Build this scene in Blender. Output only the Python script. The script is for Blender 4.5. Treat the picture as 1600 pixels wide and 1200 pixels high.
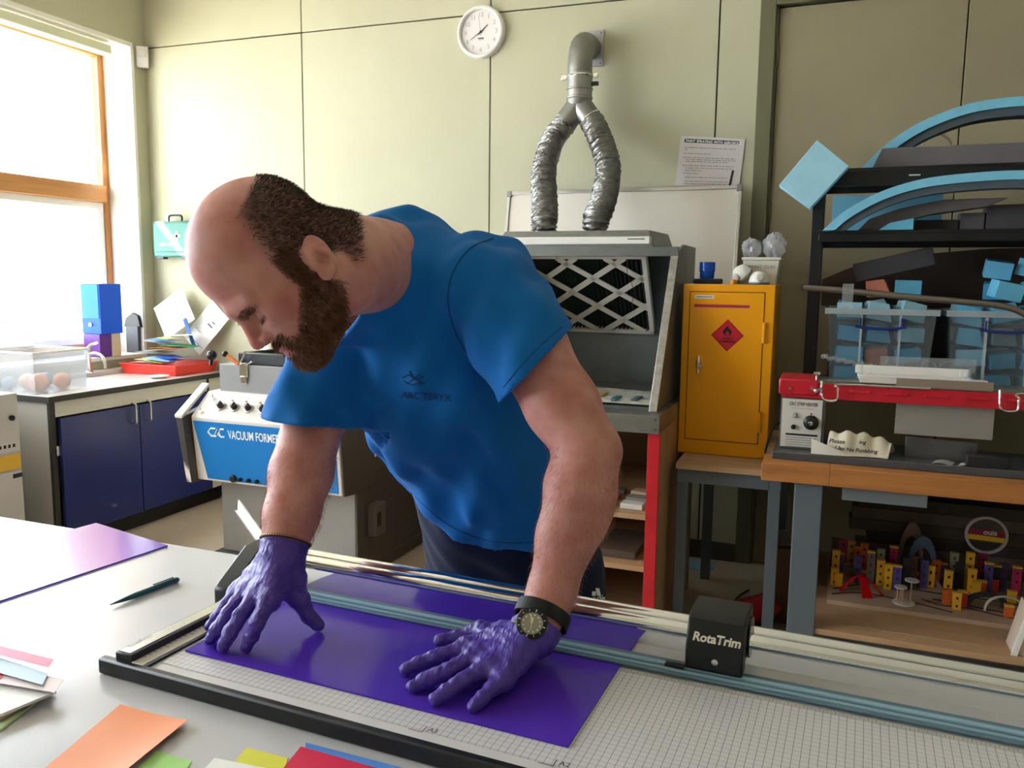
import bpy, bmesh, math, random
import numpy as np
from mathutils import Vector, Matrix, Euler

for o in list(bpy.data.objects): bpy.data.objects.remove(o)
SC = bpy.context.scene
COL = SC.collection
random.seed(7)

# ------------------------------------------------------------------ camera
HC = 1.5                                   # camera height (m); x runs along the back wall, y towards it
FPX, PITCH, ROLL, YAW = 1270.0, math.radians(7.3), math.radians(0.66), math.radians(21.0)
_fw = Vector((-math.sin(YAW)*math.cos(PITCH), math.cos(YAW)*math.cos(PITCH), -math.sin(PITCH)))
_r0 = Vector((math.cos(YAW), math.sin(YAW), 0)); _u0 = _r0.cross(_fw)
_rt = _r0*math.cos(ROLL) + _u0*math.sin(ROLL); _up = -_r0*math.sin(ROLL) + _u0*math.cos(ROLL)
cam = bpy.data.cameras.new('camera'); cam.sensor_width = 36; cam.lens = FPX/1600*36; cam.clip_start = .02
camo = bpy.data.objects.new('camera', cam); COL.objects.link(camo)
camo.matrix_world = Matrix(((_rt.x,_up.x,-_fw.x,0),(_rt.y,_up.y,-_fw.y,0),(_rt.z,_up.z,-_fw.z,HC),(0,0,0,1)))
SC.camera = camo
def ray(x, y): return _fw + _rt*((x-800)/FPX) - _up*((y-600)/FPX)
def pz(x, y, z): d = ray(x, y); return Vector((0,0,HC)) + d*((z-HC)/d.z)      # photo pixel on a level at height z
def py(x, y, Y): d = ray(x, y); return Vector((0,0,HC)) + d*(Y/d.y)           # ... on a plane parallel to the back wall
def px(x, y, X): d = ray(x, y); return Vector((0,0,HC)) + d*(X/d.x)           # ... on a plane parallel to the window wall

# ------------------------------------------------------------------ light
EXPOSURE, SKY, SUN = 0.28, 13.0, 60.0
SC.view_settings.view_transform = 'Standard'; SC.view_settings.look = 'None'
SC.view_settings.exposure = EXPOSURE; SC.view_settings.gamma = 1; SC.view_settings.use_curve_mapping = False
w = bpy.data.worlds.new('world'); SC.world = w; w.use_nodes = True
bg = w.node_tree.nodes['Background']; bg.inputs[0].default_value = (.83,.91,1,1); bg.inputs[1].default_value = SKY
sun = bpy.data.lights.new('sun', 'SUN'); sun.energy = SUN; sun.angle = .004; sun.color = (1,.95,.86)
suno = bpy.data.objects.new('sun', sun); COL.objects.link(suno)
SUNDIR = Vector((1.0, 1.0, -1.1)).normalized()
suno.rotation_euler = SUNDIR.to_track_quat('-Z', 'Y').to_euler(); suno.location = (-9, 0, 8)

# ------------------------------------------------------------------ materials
def lin(c):
    if isinstance(c, str): c = [int(c[i:i+2], 16)/255 for i in (0,2,4)]
    return tuple((x/12.92 if x <= .04045 else ((x+.055)/1.055)**2.4) for x in c[:3])
MATS = {}
def mat(name, col, rough=.5, metal=0., spec=.5, var=0., vs=8., bump=0., bs=60., trans=0., emit=0., coat=0., sheen=0., sss=0., ior=1.45, stretch=(1,1,1), col2=None, dist=.002, aniso=0.):
    if name in MATS: return MATS[name]
    m = bpy.data.materials.new(name); m.use_nodes = True; nt = m.node_tree; b = nt.nodes['Principled BSDF']
    c = lin(col); b.inputs['Base Color'].default_value = (*c, 1)
    b.inputs['Roughness'].default_value = rough; b.inputs['Metallic'].default_value = metal
    b.inputs['Specular IOR Level'].default_value = spec; b.inputs['IOR'].default_value = ior
    b.inputs['Transmission Weight'].default_value = trans; b.inputs['Coat Weight'].default_value = coat; b.inputs['Coat Roughness'].default_value = .1
    b.inputs['Sheen Weight'].default_value = sheen
    if sss:
        b.inputs['Subsurface Weight'].default_value = sss; b.inputs['Subsurface Radius'].default_value = (.012,.005,.003); b.inputs['Subsurface Scale'].default_value = 1
    if emit: b.inputs['Emission Color'].default_value = (*c,1); b.inputs['Emission Strength'].default_value = emit
    if var or bump or col2:
        tc = nt.nodes.new('ShaderNodeTexCoord'); mp = nt.nodes.new('ShaderNodeMapping'); mp.inputs['Scale'].default_value = stretch
        nt.links.new(tc.outputs['Object'], mp.inputs[0])
    if var or col2:
        n = nt.nodes.new('ShaderNodeTexNoise'); n.inputs['Scale'].default_value = vs; n.inputs['Detail'].default_value = 5; n.inputs['Roughness'].default_value = .6
        nt.links.new(mp.outputs[0], n.inputs[0])
        r = nt.nodes.new('ShaderNodeValToRGB'); e = r.color_ramp.elements; e[0].position = .32; e[1].position = .68
        c2 = lin(col2) if col2 else tuple(min(1, x*(1+var)) for x in c)
        c1 = c if col2 else tuple(x*(1-var) for x in c)
        e[0].color = (*c1,1); e[1].color = (*c2,1)
        nt.links.new(n.outputs[0], r.inputs[0]); nt.links.new(r.outputs[0], b.inputs['Base Color'])
    if bump:
        n2 = nt.nodes.new('ShaderNodeTexNoise'); n2.inputs['Scale'].default_value = bs; n2.inputs['Detail'].default_value = 4
        bp = nt.nodes.new('ShaderNodeBump'); bp.inputs['Strength'].default_value = bump; bp.inputs['Distance'].default_value = dist
        nt.links.new(mp.outputs[0], n2.inputs[0]); nt.links.new(n2.outputs[0], bp.inputs['Height']); nt.links.new(bp.outputs[0], b.inputs['Normal'])
    MATS[name] = m; return m
def clear_mat(name, tint, gloss=.08, rough=.03, opac=0., dcol=None):
    """thin clear sheet: light passes straight through, a little mirror on top, some body colour"""
    if name in MATS: return MATS[name]
    m = bpy.data.materials.new(name); m.use_nodes = True; nt = m.node_tree; nt.nodes.remove(nt.nodes['Principled BSDF'])
    out = nt.nodes['Material Output']
    t = nt.nodes.new('ShaderNodeBsdfTransparent'); t.inputs[0].default_value = (*lin(tint),1)
    g = nt.nodes.new('ShaderNodeBsdfGlossy'); g.inputs['Roughness'].default_value = rough
    lw = nt.nodes.new('ShaderNodeLayerWeight'); lw.inputs[0].default_value = .5      # facing: 1-|cos|, the same from both sides of a sheet
    pw = nt.nodes.new('ShaderNodeMath'); pw.operation = 'POWER'; pw.inputs[1].default_value = 5; nt.links.new(lw.outputs['Facing'], pw.inputs[0])
    fr = nt.nodes.new('ShaderNodeMath'); fr.operation = 'MULTIPLY_ADD'; fr.inputs[1].default_value = .9; fr.inputs[2].default_value = .03; nt.links.new(pw.outputs[0], fr.inputs[0])
    cur = t
    if opac:
        d = nt.nodes.new('ShaderNodeBsdfDiffuse'); d.inputs[0].default_value = (*lin(dcol or tint),1)
        mx = nt.nodes.new('ShaderNodeMixShader'); mx.inputs[0].default_value = opac
        nt.links.new(cur.outputs[0], mx.inputs[1]); nt.links.new(d.outputs[0], mx.inputs[2]); cur = mx
    mx = nt.nodes.new('ShaderNodeMixShader'); nt.links.new(fr.outputs[0], mx.inputs[0])
    nt.links.new(cur.outputs[0], mx.inputs[1]); nt.links.new(g.outputs[0], mx.inputs[2]); nt.links.new(mx.outputs[0], out.inputs[0])
    MATS[name] = m; return m
def wood_mat(name, c1, c2, rough=.55, axis='X', scale=6., bump=.05):
    if name in MATS: return MATS[name]
    st = {'X':(.12,1.6,1.6), 'Y':(1.6,.12,1.6), 'Z':(1.6,1.6,.12)}[axis]
    return mat(name, c1, rough=rough, col2=c2, vs=scale*3, stretch=st, bump=bump, bs=scale*8)

# ------------------------------------------------------------------ mesh helpers
class MB:
    def __init__(s): s.v = []; s.f = []
    def add(s, vs, fs):
        n = len(s.v); s.v += [tuple(v) for v in vs]; s.f += [tuple(i+n for i in f) for f in fs]; return s
    def box(s, x0, x1, y0, y1, z0, z1):
        return s.add([(x0,y0,z0),(x1,y0,z0),(x1,y1,z0),(x0,y1,z0),(x0,y0,z1),(x1,y0,z1),(x1,y1,z1),(x0,y1,z1)],
                     [(0,3,2,1),(4,5,6,7),(0,1,5,4),(1,2,6,5),(2,3,7,6),(3,0,4,7)])
    def obox(s, c, size, rot=(0,0,0), M=None):
        R = M if M is not None else Euler(rot).to_matrix(); c = Vector(c); h = [q/2 for q in size]; n = len(s.v)
        s.box(-h[0],h[0],-h[1],h[1],-h[2],h[2])
        for i in range(n, n+8): s.v[i] = tuple(c + R @ Vector(s.v[i]))
        return s
    def hexa(s, p):        # 8 corners: bottom 4 ccw, top 4 ccw
        return s.add(p, [(0,3,2,1),(4,5,6,7),(0,1,5,4),(1,2,6,5),(2,3,7,6),(3,0,4,7)])
    def prism(s, poly, o, ux, uy, d):   # 2-d polygon in frame (o,ux,uy) extruded by vector d
        o, ux, uy, d = Vector(o), Vector(ux), Vector(uy), Vector(d); n = len(poly)
        a = [o+ux*p[0]+uy*p[1] for p in poly]; b = [p+d for p in a]
        return s.add(a+b, [tuple(range(n))[::-1], tuple(range(n,2*n))]+[(i,(i+1)%n,(i+1)%n+n,i+n) for i in range(n)])
    def strip(s, outer, inner, o, ux, uy, d):   # band between two open/closed polylines, extruded
        o, ux, uy, d = Vector(o), Vector(ux), Vector(uy), Vector(d); n = len(outer)
        P = [o+ux*p[0]+uy*p[1] for p in list(outer)+list(inner)]; Q = [p+d for p in P]; N = 2*n; f = []
        for i in range(n-1):
            f += [(i,i+1,n+i+1,n+i),(N+i,N+n+i,N+n+i+1,N+i+1),(i,N+i,N+i+1,i+1),(n+i,n+i+1,N+n+i+1,N+n+i)]
        f += [(0,n,N+n,N),(n-1,N+n-1,N+2*n-1,2*n-1)]
        return s.add(P+Q, f)
    def cyl(s, p0, p1, r0, r1=None, n=16, cap=True):
        r1 = r0 if r1 is None else r1; return s.tube([p0,p1], [r0,r1], n, cap=cap)
    def tube(s, pts, r, n=8, closed=False, cap=True, up=None):
        pts = [Vector(p) for p in pts]; m = len(pts); rs = r if isinstance(r, (list,tuple)) else [r]*m
        N = None; V = []; F = []
        for i,p in enumerate(pts):
            if closed: t = pts[(i+1)%m]-pts[i-1]
            else: t = pts[min(i+1,m-1)]-pts[max(i-1,0)]
            t.normalize()
            if N is None:
                N = Vector(up) if up else (Vector((0,0,1)) if abs(t.z) < .9 else Vector((1,0,0)))
            N = (N - t*N.dot(t)).normalized(); B = t.cross(N)
            for k in range(n):
                a = 2*math.pi*(k+.5)/n; V.append(p + (N*math.cos(a)+B*math.sin(a))*rs[i])
        for i in range(m if closed else m-1):
            for k in range(n):
                j = (i+1)%m; F.append((i*n+k, i*n+(k+1)%n, j*n+(k+1)%n, j*n+k))
        if cap and not closed: F += [tuple(range(n))[::-1], tuple(range((m-1)*n, m*n))]
        return s.add(V, F)
    def lathe(s, prof, o, ax=(0,0,1), n=24, cap=True):
        ax = Vector(ax).normalized(); o = Vector(o); q = ax.to_track_quat('Z','Y').to_matrix(); V = []; F = []
        for r,h in prof:
            for k in range(n):
                a = 2*math.pi*k/n; V.append(o + q @ Vector((r*math.cos(a), r*math.sin(a), h)))
        for i in range(len(prof)-1):
            for k in range(n): F.append((i*n+k, i*n+(k+1)%n, (i+1)*n+(k+1)%n, (i+1)*n+k))
        if cap: F += [tuple(range(n))[::-1], tuple(range((len(prof)-1)*n, len(prof)*n))]
        return s.add(V, F)
    def ball(s, c, r, n=12, sc=(1,1,1), M=None):
        V = []; F = []; c = Vector(c); m = n//2
        for i in range(1, m):
            for k in range(n):
                t = math.pi*i/m; a = 2*math.pi*k/n
                V.append(Vector((r*sc[0]*math.sin(t)*math.cos(a), r*sc[1]*math.sin(t)*math.sin(a), r*sc[2]*math.cos(t))))
        V += [Vector((0,0,r*sc[2])), Vector((0,0,-r*sc[2]))]; T = len(V)-2
        for i in range(m-2):
            for k in range(n): F.append((i*n+k, (i+1)*n+k, (i+1)*n+(k+1)%n, i*n+(k+1)%n))
        for k in range(n): F += [(T, k, (k+1)%n), (T+1, (m-2)*n+(k+1)%n, (m-2)*n+k)]
        if M is not None: V = [M @ v for v in V]
        return s.add([c+v for v in V], F)
    def sheet(s, fn, nu, nv, th):       # surface fn(u,v) 0..1 given thickness th along its normal
        P = [[Vector(fn(i/nu, j/nv)) for j in range(nv+1)] for i in range(nu+1)]; V = []; F = []
        for sg in (0, 1):
            for i in range(nu+1):
                for j in range(nv+1):
                    a = P[min(i+1,nu)][j]-P[max(i-1,0)][j]; b = P[i][min(j+1,nv)]-P[i][max(j-1,0)]
                    V.append(P[i][j] + a.cross(b).normalized()*th*sg)
        K = (nu+1)*(nv+1); g = lambda i,j,q: q*K+i*(nv+1)+j
        for i in range(nu):
            for j in range(nv): F += [(g(i,j,0),g(i,j+1,0),g(i+1,j+1,0),g(i+1,j,0)), (g(i,j,1),g(i+1,j,1),g(i+1,j+1,1),g(i,j+1,1))]
        for i in range(nu): F += [(g(i,0,0),g(i+1,0,0),g(i+1,0,1),g(i,0,1)), (g(i,nv,0),g(i,nv,1),g(i+1,nv,1),g(i+1,nv,0))]
        for j in range(nv): F += [(g(0,j,0),g(0,j,1),g(0,j+1,1),g(0,j+1,0)), (g(nu,j,0),g(nu,j+1,0),g(nu,j+1,1),g(nu,j,1))]
        return s.add(V, F)
    def build(s, name, m, parent=None, bevel=0, seg=2, smooth=35, fix=True):
        off = wloc(parent) if parent else Vector((0,0,0))
        me = bpy.data.meshes.new(name); me.from_pydata([tuple(Vector(v)-off) for v in s.v], [], s.f)
        if fix:
            b = bmesh.new(); b.from_mesh(me); bmesh.ops.recalc_face_normals(b, faces=b.faces); b.to_mesh(me); b.free()
        if smooth:
            me.polygons.foreach_set('use_smooth', [True]*len(me.polygons)); me.set_sharp_from_angle(angle=math.radians(smooth))
        me.materials.append(m); o = bpy.data.objects.new(name, me); COL.objects.link(o)
        if parent: o.parent = parent
        if bevel:
            md = o.modifiers.new('bevel', 'BEVEL'); md.width = bevel; md.segments = seg; md.limit_method = 'ANGLE'; md.angle_limit = math.radians(40); md.harden_normals = False
        return o
def wloc(o):
    v = Vector((0,0,0))
    while o: v += o.location; o = o.parent
    return v
def tag(o, label, cat, group=None):
    o['label'] = label; o['category'] = cat
    if group: o['group'] = group
    return o
def thing(name, loc, label, cat, group=None):
    o = bpy.data.objects.new(name, None); COL.objects.link(o); o.location = loc; o.empty_display_size = .05
    return tag(o, label, cat, group)
def struct(o): o['kind'] = 'structure'; return o
def dup(root, loc, label=None, rot=None, group=None, mats=None):
    r = root.copy(); COL.objects.link(r); r.location = loc
    if rot is not None: r.rotation_euler = rot
    if label: r['label'] = label
    if group: r['group'] = group
    for ch in list(root.children):
        c = ch.copy(); COL.objects.link(c); c.parent = r
        for g in ch.children:
            d = g.copy(); COL.objects.link(d); d.parent = c
    return r
def text(body, size, o, ux, uy, m, name, parent, depth=.0004, align='LEFT', sx=1., shear=0., lift=.0006, bold=0.):
    """lettering as a thin raised print: starts at o, runs along ux, stands along uy"""
    cu = bpy.data.curves.new(name, 'FONT'); cu.body = body; cu.size = size; cu.align_x = align; cu.extrude = 0; cu.shear = shear; cu.offset = bold; cu.resolution_u = 3
    t = bpy.data.objects.new(name, cu); COL.objects.link(t); bpy.context.view_layer.update()
    dg = bpy.context.evaluated_depsgraph_get(); me = bpy.data.meshes.new_from_object(t.evaluated_get(dg))
    bpy.data.objects.remove(t); bpy.data.curves.remove(cu)
    ux, uy, o = Vector(ux).normalized(), Vector(uy).normalized(), Vector(o); n = ux.cross(uy); off = wloc(parent)
    for v in me.vertices: v.co = o + ux*v.co.x*sx + uy*v.co.y + n*lift - off
    me.name = name; me.materials.clear(); me.materials.append(m); ob = bpy.data.objects.new(name, me); COL.objects.link(ob); ob.parent = parent
    return ob
def arc(cx, cy, r, a0, a1, n): return [(cx+r*math.cos(math.radians(a0+(a1-a0)*i/n)), cy+r*math.sin(math.radians(a0+(a1-a0)*i/n))) for i in range(n+1)]
def smoothpath(pts, n=8):     # Catmull-Rom through points
    pts = [Vector(p) for p in pts]; P = [pts[0]*2-pts[1]]+pts+[pts[-1]*2-pts[-2]]; out = []
    for i in range(1, len(P)-2):
        for k in range(n):
            t = k/n; a,b,c,d = P[i-1],P[i],P[i+1],P[i+2]
            out.append(.5*((2*b)+(c-a)*t+(2*a-5*b+4*c-d)*t*t+(3*b-a-3*c+d)*t**3))
    return out+[pts[-1]]
X3, Y3, Z3 = Vector((1,0,0)), Vector((0,1,0)), Vector((0,0,1))

blackplastic = mat('black_plastic', '17181a', .38)
chrome = mat('chrome', 'e8e8e8', .07, 1.)
steel = mat('brushed_steel', 'b4b4b2', .3, 1., var=.12, vs=30)
white_plastic = mat('white_plastic', 'e6e3df', .35)
ink = mat('black_ink', '191919', .6)
# ================================================================== the room
WY, LX, CEIL, RX, FY = 4.40, -4.35, 3.6, 3.4, -3.2
wallpaint = mat('wall_paint', 'bebba1', .7, var=.035, vs=2.2, bump=.06, bs=180)
jointmat = mat('joint_gap', '3d3826', .9)
doorpaint = mat('door_paint', '998f74', .62, var=.04, vs=3, bump=.05, bs=150)
framepaint = mat('door_frame_paint', '6d6a50', .5)
whitepaint = mat('white_paint', 'eceae2', .6)
vinyl = mat('floor_vinyl', 'c3b2a1', .38, var=.06, vs=5, bump=.02)
pineframe = wood_mat('pine_frame', 'b5763c', 'cf9253', .35, 'Y', 5)
pinepost = wood_mat('pine_post', 'b5763c', 'cf9253', .35, 'Z', 5)

struct(MB().box(LX-.3, RX+.2, FY-.2, WY+.3, -.1, 0).build('floor', vinyl))
struct(MB().box(LX-.3, RX+.2, FY-.2, WY+.3, CEIL, CEIL+.15).build('ceiling', whitepaint))
struct(MB().box(RX, RX+.15, FY, WY, 0, CEIL).build('wall_right', wallpaint))
# back wall: backing with painted boards; the joints between them are real gaps
DX0, DXM, DX1, DTOP = -.386, .535, 1.46, 2.85
wb = struct(MB().box(LX-.3, DX0, WY+.014, WY+.2, 0, CEIL).box(DX1, RX, WY+.014, WY+.2, 0, CEIL).box(DX0, DX1, WY+.014, WY+.2, DTOP+.09, CEIL).build('wall_back', jointmat))
xs = [LX-.02, -3.1, -1.842, -.585, DX0]; g = .004
for i in range(4):
    x0, x1 = xs[i]+(g if i else 0), xs[i+1]-(g if i < 3 else 0)
    za, zb = 3.003-.0105*(x0-LX), 3.003-.0105*(x1-LX)
    MB().hexa([(x0,WY,0),(x1,WY,0),(x1,WY+.014,0),(x0,WY+.014,0),(x0,WY,za-g),(x1,WY,zb-g),(x1,WY+.014,zb-g),(x0,WY+.014,za-g)]).build('wall_panel', wallpaint, wb, .0015, 1)
    MB().hexa([(x0,WY,za+g),(x1,WY,zb+g),(x1,WY+.014,zb+g),(x0,WY+.014,za+g),(x0,WY,CEIL),(x1,WY,CEIL),(x1,WY+.014,CEIL),(x0,WY+.014,CEIL)]).build('wall_panel', wallpaint, wb, .0015, 1)
MB().box(DX0, DX1, WY, WY+.014, DTOP+.09, CEIL).build('wall_panel', wallpaint, wb)
MB().box(DX1, RX, WY, WY+.014, 0, CEIL).build('wall_panel', wallpaint, wb)
# double store door, right
tr = struct(MB().box(DX0, DX0+.075, WY-.012, WY+.1, 0, DTOP+.09).box(DX1-.075, DX1, WY-.012, WY+.1, 0, DTOP+.09).box(DX0+.075, DX1-.075, WY-.012, WY+.1, DTOP+.01, DTOP+.09).build('trim_1', framepaint, bevel=.004))
MB().box(DX0+.075, DX0+.087, WY+.012, WY+.1, 0, DTOP+.01).build('door_stop', framepaint, tr)
MB().box(DX0+.02, DX1-.02, WY+.12, WY+.18, 0, DTOP+.1).build('dark_backing', jointmat, tr)
for k,(a,b) in enumerate(((DX0+.09, DXM-.003), (DXM+.003, DX1-.08))):
    d = struct(MB().box(a, b, WY+.022, WY+.066, .01, DTOP).build('door_%d' % (k+1), doorpaint, bevel=.002))
    hx = a-.004 if k == 0 else b+.004
    for hz in (1.86, 2.62, .35):
        mb = MB(); mb.cyl((hx,WY+.018,hz-.055),(hx,WY+.018,hz+.055),.008,n=10)
        for q in (-.04,0,.04): mb.cyl((hx,WY+.018,hz+q-.002),(hx,WY+.018,hz+q+.002),.0095,n=10)
        mb.build('hinge', mat('hinge_metal','7c745c',.4,.8), d)
# window wall: pier by the corner, sill wall, lintel; the window runs on past the frame towards the camera
YJ, SILL, WTOP, XW = 4.30, .95, 2.985, -4.59
wl = struct(MB().box(LX-.30, LX, YJ, WY+.2, 0, CEIL).box(LX-.30, LX, FY, YJ, 0, SILL).box(LX-.30, LX, FY, YJ, WTOP+.03, CEIL).box(LX-.30, LX, FY, -1.2, SILL, WTOP+.03).build('wall_left', wallpaint))
MB().box(LX-.26, LX+.004, -1.2, YJ, WTOP, WTOP+.03).build('window_head_lining', whitepaint, wl, .003)
MB().box(LX-.26, LX+.006, YJ-.02, YJ+.004, SILL, WTOP).build('window_side_lining', whitepaint, wl, .003)
MB().box(LX-.26, LX+.02, -1.2, YJ-.02, SILL, SILL+.025).build('window_board', whitepaint, wl, .004)
MB().box(LX-.12, LX-.03, -1.2, YJ-.14, WTOP-.075, WTOP-.02).build('blind_box', mat('blind_box','dfe0c6',.5), wl, .006)
glass = clear_mat('window_glass', 'fbfdfc')
bounds = [YJ-.02, 1.70, -1.2]
for k in range(2):
    y1, y0 = bounds[k], bounds[k+1]
    fr = MB().box(XW-.07, XW, y1-.045, y1, SILL+.025, WTOP).box(XW-.07, XW, y0, y0+.045, SILL+.025, WTOP)
    wn = struct(fr.build('window_%d' % (k+1), pinepost, bevel=.003))
    MB().box(XW-.07, XW+.002, y0+.045, y1-.045, WTOP-.05, WTOP).box(XW-.07, XW+.002, y0+.045, y1-.045, SILL+.025, SILL+.09).build('window_rail', pineframe, wn, .003)
    MB().box(XW-.07, XW+.03, y0+.045, y1-.045, 1.985, 2.095).build('transom', pineframe, wn, .004)
    MB().box(XW-.045, XW-.039, y0+.045, y1-.045, 2.095, WTOP-.05).build('pane', glass, wn)
    for a,b in ((y0+.045, (y0+y1)/2), ((y0+y1)/2, y1-.045)):
        mb = MB(); e = .045; z0, z1 = SILL+.09, 1.985
        mb.box(XW-.06,XW-.01,a,a+e,z0,z1).box(XW-.06,XW-.01,b-e,b,z0,z1).box(XW-.06,XW-.01,a+e,b-e,z0,z0+e).box(XW-.06,XW-.01,a+e,b-e,z1-e,z1)
        mb.build('sash', mat('white_sash','f1f1ee',.4), wn, .003)
        MB().box(XW-.04, XW-.034, a+e, b-e, z0+e, z1-e).build('pane', glass, wn)
    # light portal in the opening (guides the sky light into the room, gives none itself)
    L = bpy.data.lights.new('window_portal','AREA'); L.shape='RECTANGLE'; L.size = y1-y0; L.size_y = WTOP-SILL; L.cycles.is_portal = True
    lo = bpy.data.objects.new('window_portal', L); COL.objects.link(lo); lo.location = (XW+.05,(y0+y1)/2,(SILL+WTOP)/2); lo.rotation_euler = Vector((1,0,0)).to_track_quat('-Z','Y').to_euler()
# wall behind the camera
struct(MB().box(LX-.3, RX+.15, FY-.15, FY, 0, CEIL).build('wall_front', wallpaint))
# skirting
struct(MB().box(LX, DX0, WY-.014, WY, 0, .1).build('baseboard_back', mat('skirting','4b4640',.5), bevel=.003))
# ================================================================== work table in front, with the trimmer
TZ = .908
laminate = mat('grey_laminate', 'cac9ce', .25, var=.02, vs=3, spec=.6)
t = thing('work_table', (-.3,.75,0), 'large pale grey laminate work table carrying the long trimmer', 'table')
MB().box(-2.5, 1.9, -.35, 1.363, TZ-.028, TZ).build('table_top', laminate, t, .003)
MB().box(-2.35, 1.75, -.2, 1.2, TZ-.10, TZ-.03).build('apron', mat('apron_grey','6b6d70',.5), t)
for x in (-2.3, 1.7):
    for y in (-.15, 1.15): MB().box(x-.03, x+.03, y-.03, y+.03, 0, TZ-.1).build('leg', mat('apron_grey','6b6d70',.5), t)

CA = math.radians(-2.4); CU = Vector((math.cos(CA), math.sin(CA), 0)); CV = Vector((-math.sin(CA), math.cos(CA), 0)); CO = Vector((-.980,.854,0))
def cp(u, v, z): return CO + CU*u + CV*v + Z3*z
def cbox(mb, u0,u1,v0,v1,z0,z1): return mb.hexa([cp(u0,v0,z0),cp(u1,v0,z0),cp(u1,v1,z0),cp(u0,v1,z0),cp(u0,v0,z1),cp(u1,v0,z1),cp(u1,v1,z1),cp(u0,v1,z1)])
BZ, CLEN = .930, 1.50
def grid_mat():
    m = bpy.data.materials.new('printed_grid'); m.use_nodes = True; nt = m.node_tree; b = nt.nodes['Principled BSDF']; b.inputs['Roughness'].default_value = .35
    tc = nt.nodes.new('ShaderNodeTexCoord'); sp = nt.nodes.new('ShaderNodeSeparateXYZ'); nt.links.new(tc.outputs['Object'], sp.inputs[0])
    def mth(op, a, b2=None, c2=None):
        n = nt.nodes.new('ShaderNodeMath'); n.operation = op
        for i,q in enumerate((a,b2,c2)):
            if q is None: continue
            if isinstance(q,(int,float)): n.inputs[i].default_value = q
            else: nt.links.new(q, n.inputs[i])
        return n.outputs[0]
    def line(axis, step, wid): return mth('LESS_THAN', mth('ABSOLUTE', mth('SUBTRACT', mth('FRACT', mth('DIVIDE', sp.outputs[axis], step)), .5)), wid/step/2)
    strong = line(0, .01, .0008); fine = mth('MAXIMUM', line(1, .01, .0007), 0)
    faint = mth('MAXIMUM', line(0, .002, .0004), line(1, .002, .0004))
    tot = mth('MAXIMUM', mth('MAXIMUM', mth('MULTIPLY', strong, .75), mth('MULTIPLY', fine, .6)), mth('MULTIPLY', faint, .13))
    mx = nt.nodes.new('ShaderNodeMix'); mx.data_type = 'RGBA'; nt.links.new(tot, mx.inputs[0])
    mx.inputs[6].default_value = (*lin('e0dce0'),1); mx.inputs[7].default_value = (*lin('3c3a44'),1)
    nt.links.new(mx.outputs[2], b.inputs['Base Color']); return m
ct = thing('rotary_trimmer', CO+Vector((0,0,TZ)), 'long rotary paper trimmer with grid base and twin chrome rails', 'trimmer')
basemat = mat('trimmer_base', 'dad6d8', .4)
cbox(MB(), 0, CLEN, .012, .40, TZ+.006, BZ-.0012).build('base_board', basemat, ct, .001)
# printed grid sheet: own local frame so the print follows the trimmer
gm = bpy.data.meshes.new('grid_sheet'); L0, L1, V0, V1 = .082, CLEN-.03, .034, .296
gm.from_pydata([(L0,V0,-.0012),(L1,V0,-.0012),(L1,V1,-.0012),(L0,V1,-.0012),(L0,V0,0),(L1,V0,0),(L1,V1,0),(L0,V1,0)], [], [(0,3,2,1),(4,5,6,7),(0,1,5,4),(1,2,6,5),(2,3,7,6),(3,0,4,7)])
gm.materials.append(grid_mat()); go = bpy.data.objects.new('grid_sheet', gm); COL.objects.link(go); go.parent = ct; go.location = (0,0,BZ-TZ); go.rotation_euler = (0,0,CA)
cbox(MB(), -.006, CLEN, 0, .014, TZ+.001, BZ+.003).build('front_edge_strip', blackplastic, ct, .003)
for u in (.1, 1.4):
    for v in (.03, .38): MB().cyl(cp(u,v,TZ), cp(u,v,TZ+.007), .012, n=12).build('rubber_foot', blackplastic, ct)
# side ruler, left
ru = cbox(MB(), .020, .052, .010, .300, BZ-.001, BZ+.014).build('side_ruler', mat('anodised_dark','3b3b40',.35,.6), ct, .0015)
cbox(MB(), .024, .046, .014, .296, BZ+.0135, BZ+.0150).build('ruler_plate', mat('alu_plate','c9c9cb',.25,1.), ru)
cbox(MB(), .052, .075, .010, .300, BZ-.001, BZ+.004).build('scale_strip', mat('scale_cream','cfcac0',.4), ru, .0008)
cbox(MB(), .075, .081, .010, .300, BZ-.001, BZ+.0032).build('scale_edge', mat('anodised_dark','3b3b40',.35,.6), ru, .0008)
text('RotaTrim', .011, cp(.030,.028,BZ+.0151), CV, -CU, mat('ruler_print','8d8d90',.5), 'ruler_lettering', ru)
for i in range(1, 24): cbox(MB(), .053, .053+(.011 if i%5==0 else .006), .02+i*.01, .0206+i*.01, BZ+.0038, BZ+.0043).build('tick', ink, ru)
# blue clamp strip
bl = clear_mat('clear_blue_strip', 'b4ccd9', opac=.5, dcol='93b3c4', rough=.12)
cs = cbox(MB(), .01, CLEN, .306, .350, BZ+.004, BZ+.0075).build('clamp_strip', bl, ct, .001)
cbox(MB(), .01, CLEN, .3125, .3165, BZ+.0076, BZ+.0095).cyl(cp(.01,.330,BZ+.008), cp(CLEN,.330,BZ+.008), .004, n=8).build('clamp_strip_rib', mat('blue_rib','9bbccd',.25), cs)
cbox(MB(), .085, CLEN-.02, .2965, .3045, BZ-.0008, BZ+.0005).build('edge_scale', mat('scale_cream','cfcac0',.4), ct)
tk = MB()
for i in range(int((CLEN-.12)/.005)):
    u = .09+i*.005; tk.add([cp(u,.297,BZ+.0008),cp(u+.0006,.297,BZ+.0008),cp(u+.0006,.300+(.002 if i%2==0 else 0),BZ+.0008),cp(u,.300+(.002 if i%2==0 else 0),BZ+.0008)], [(0,1,2,3)])
tk.build('scale_ticks', ink, ct, fix=False)
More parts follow.
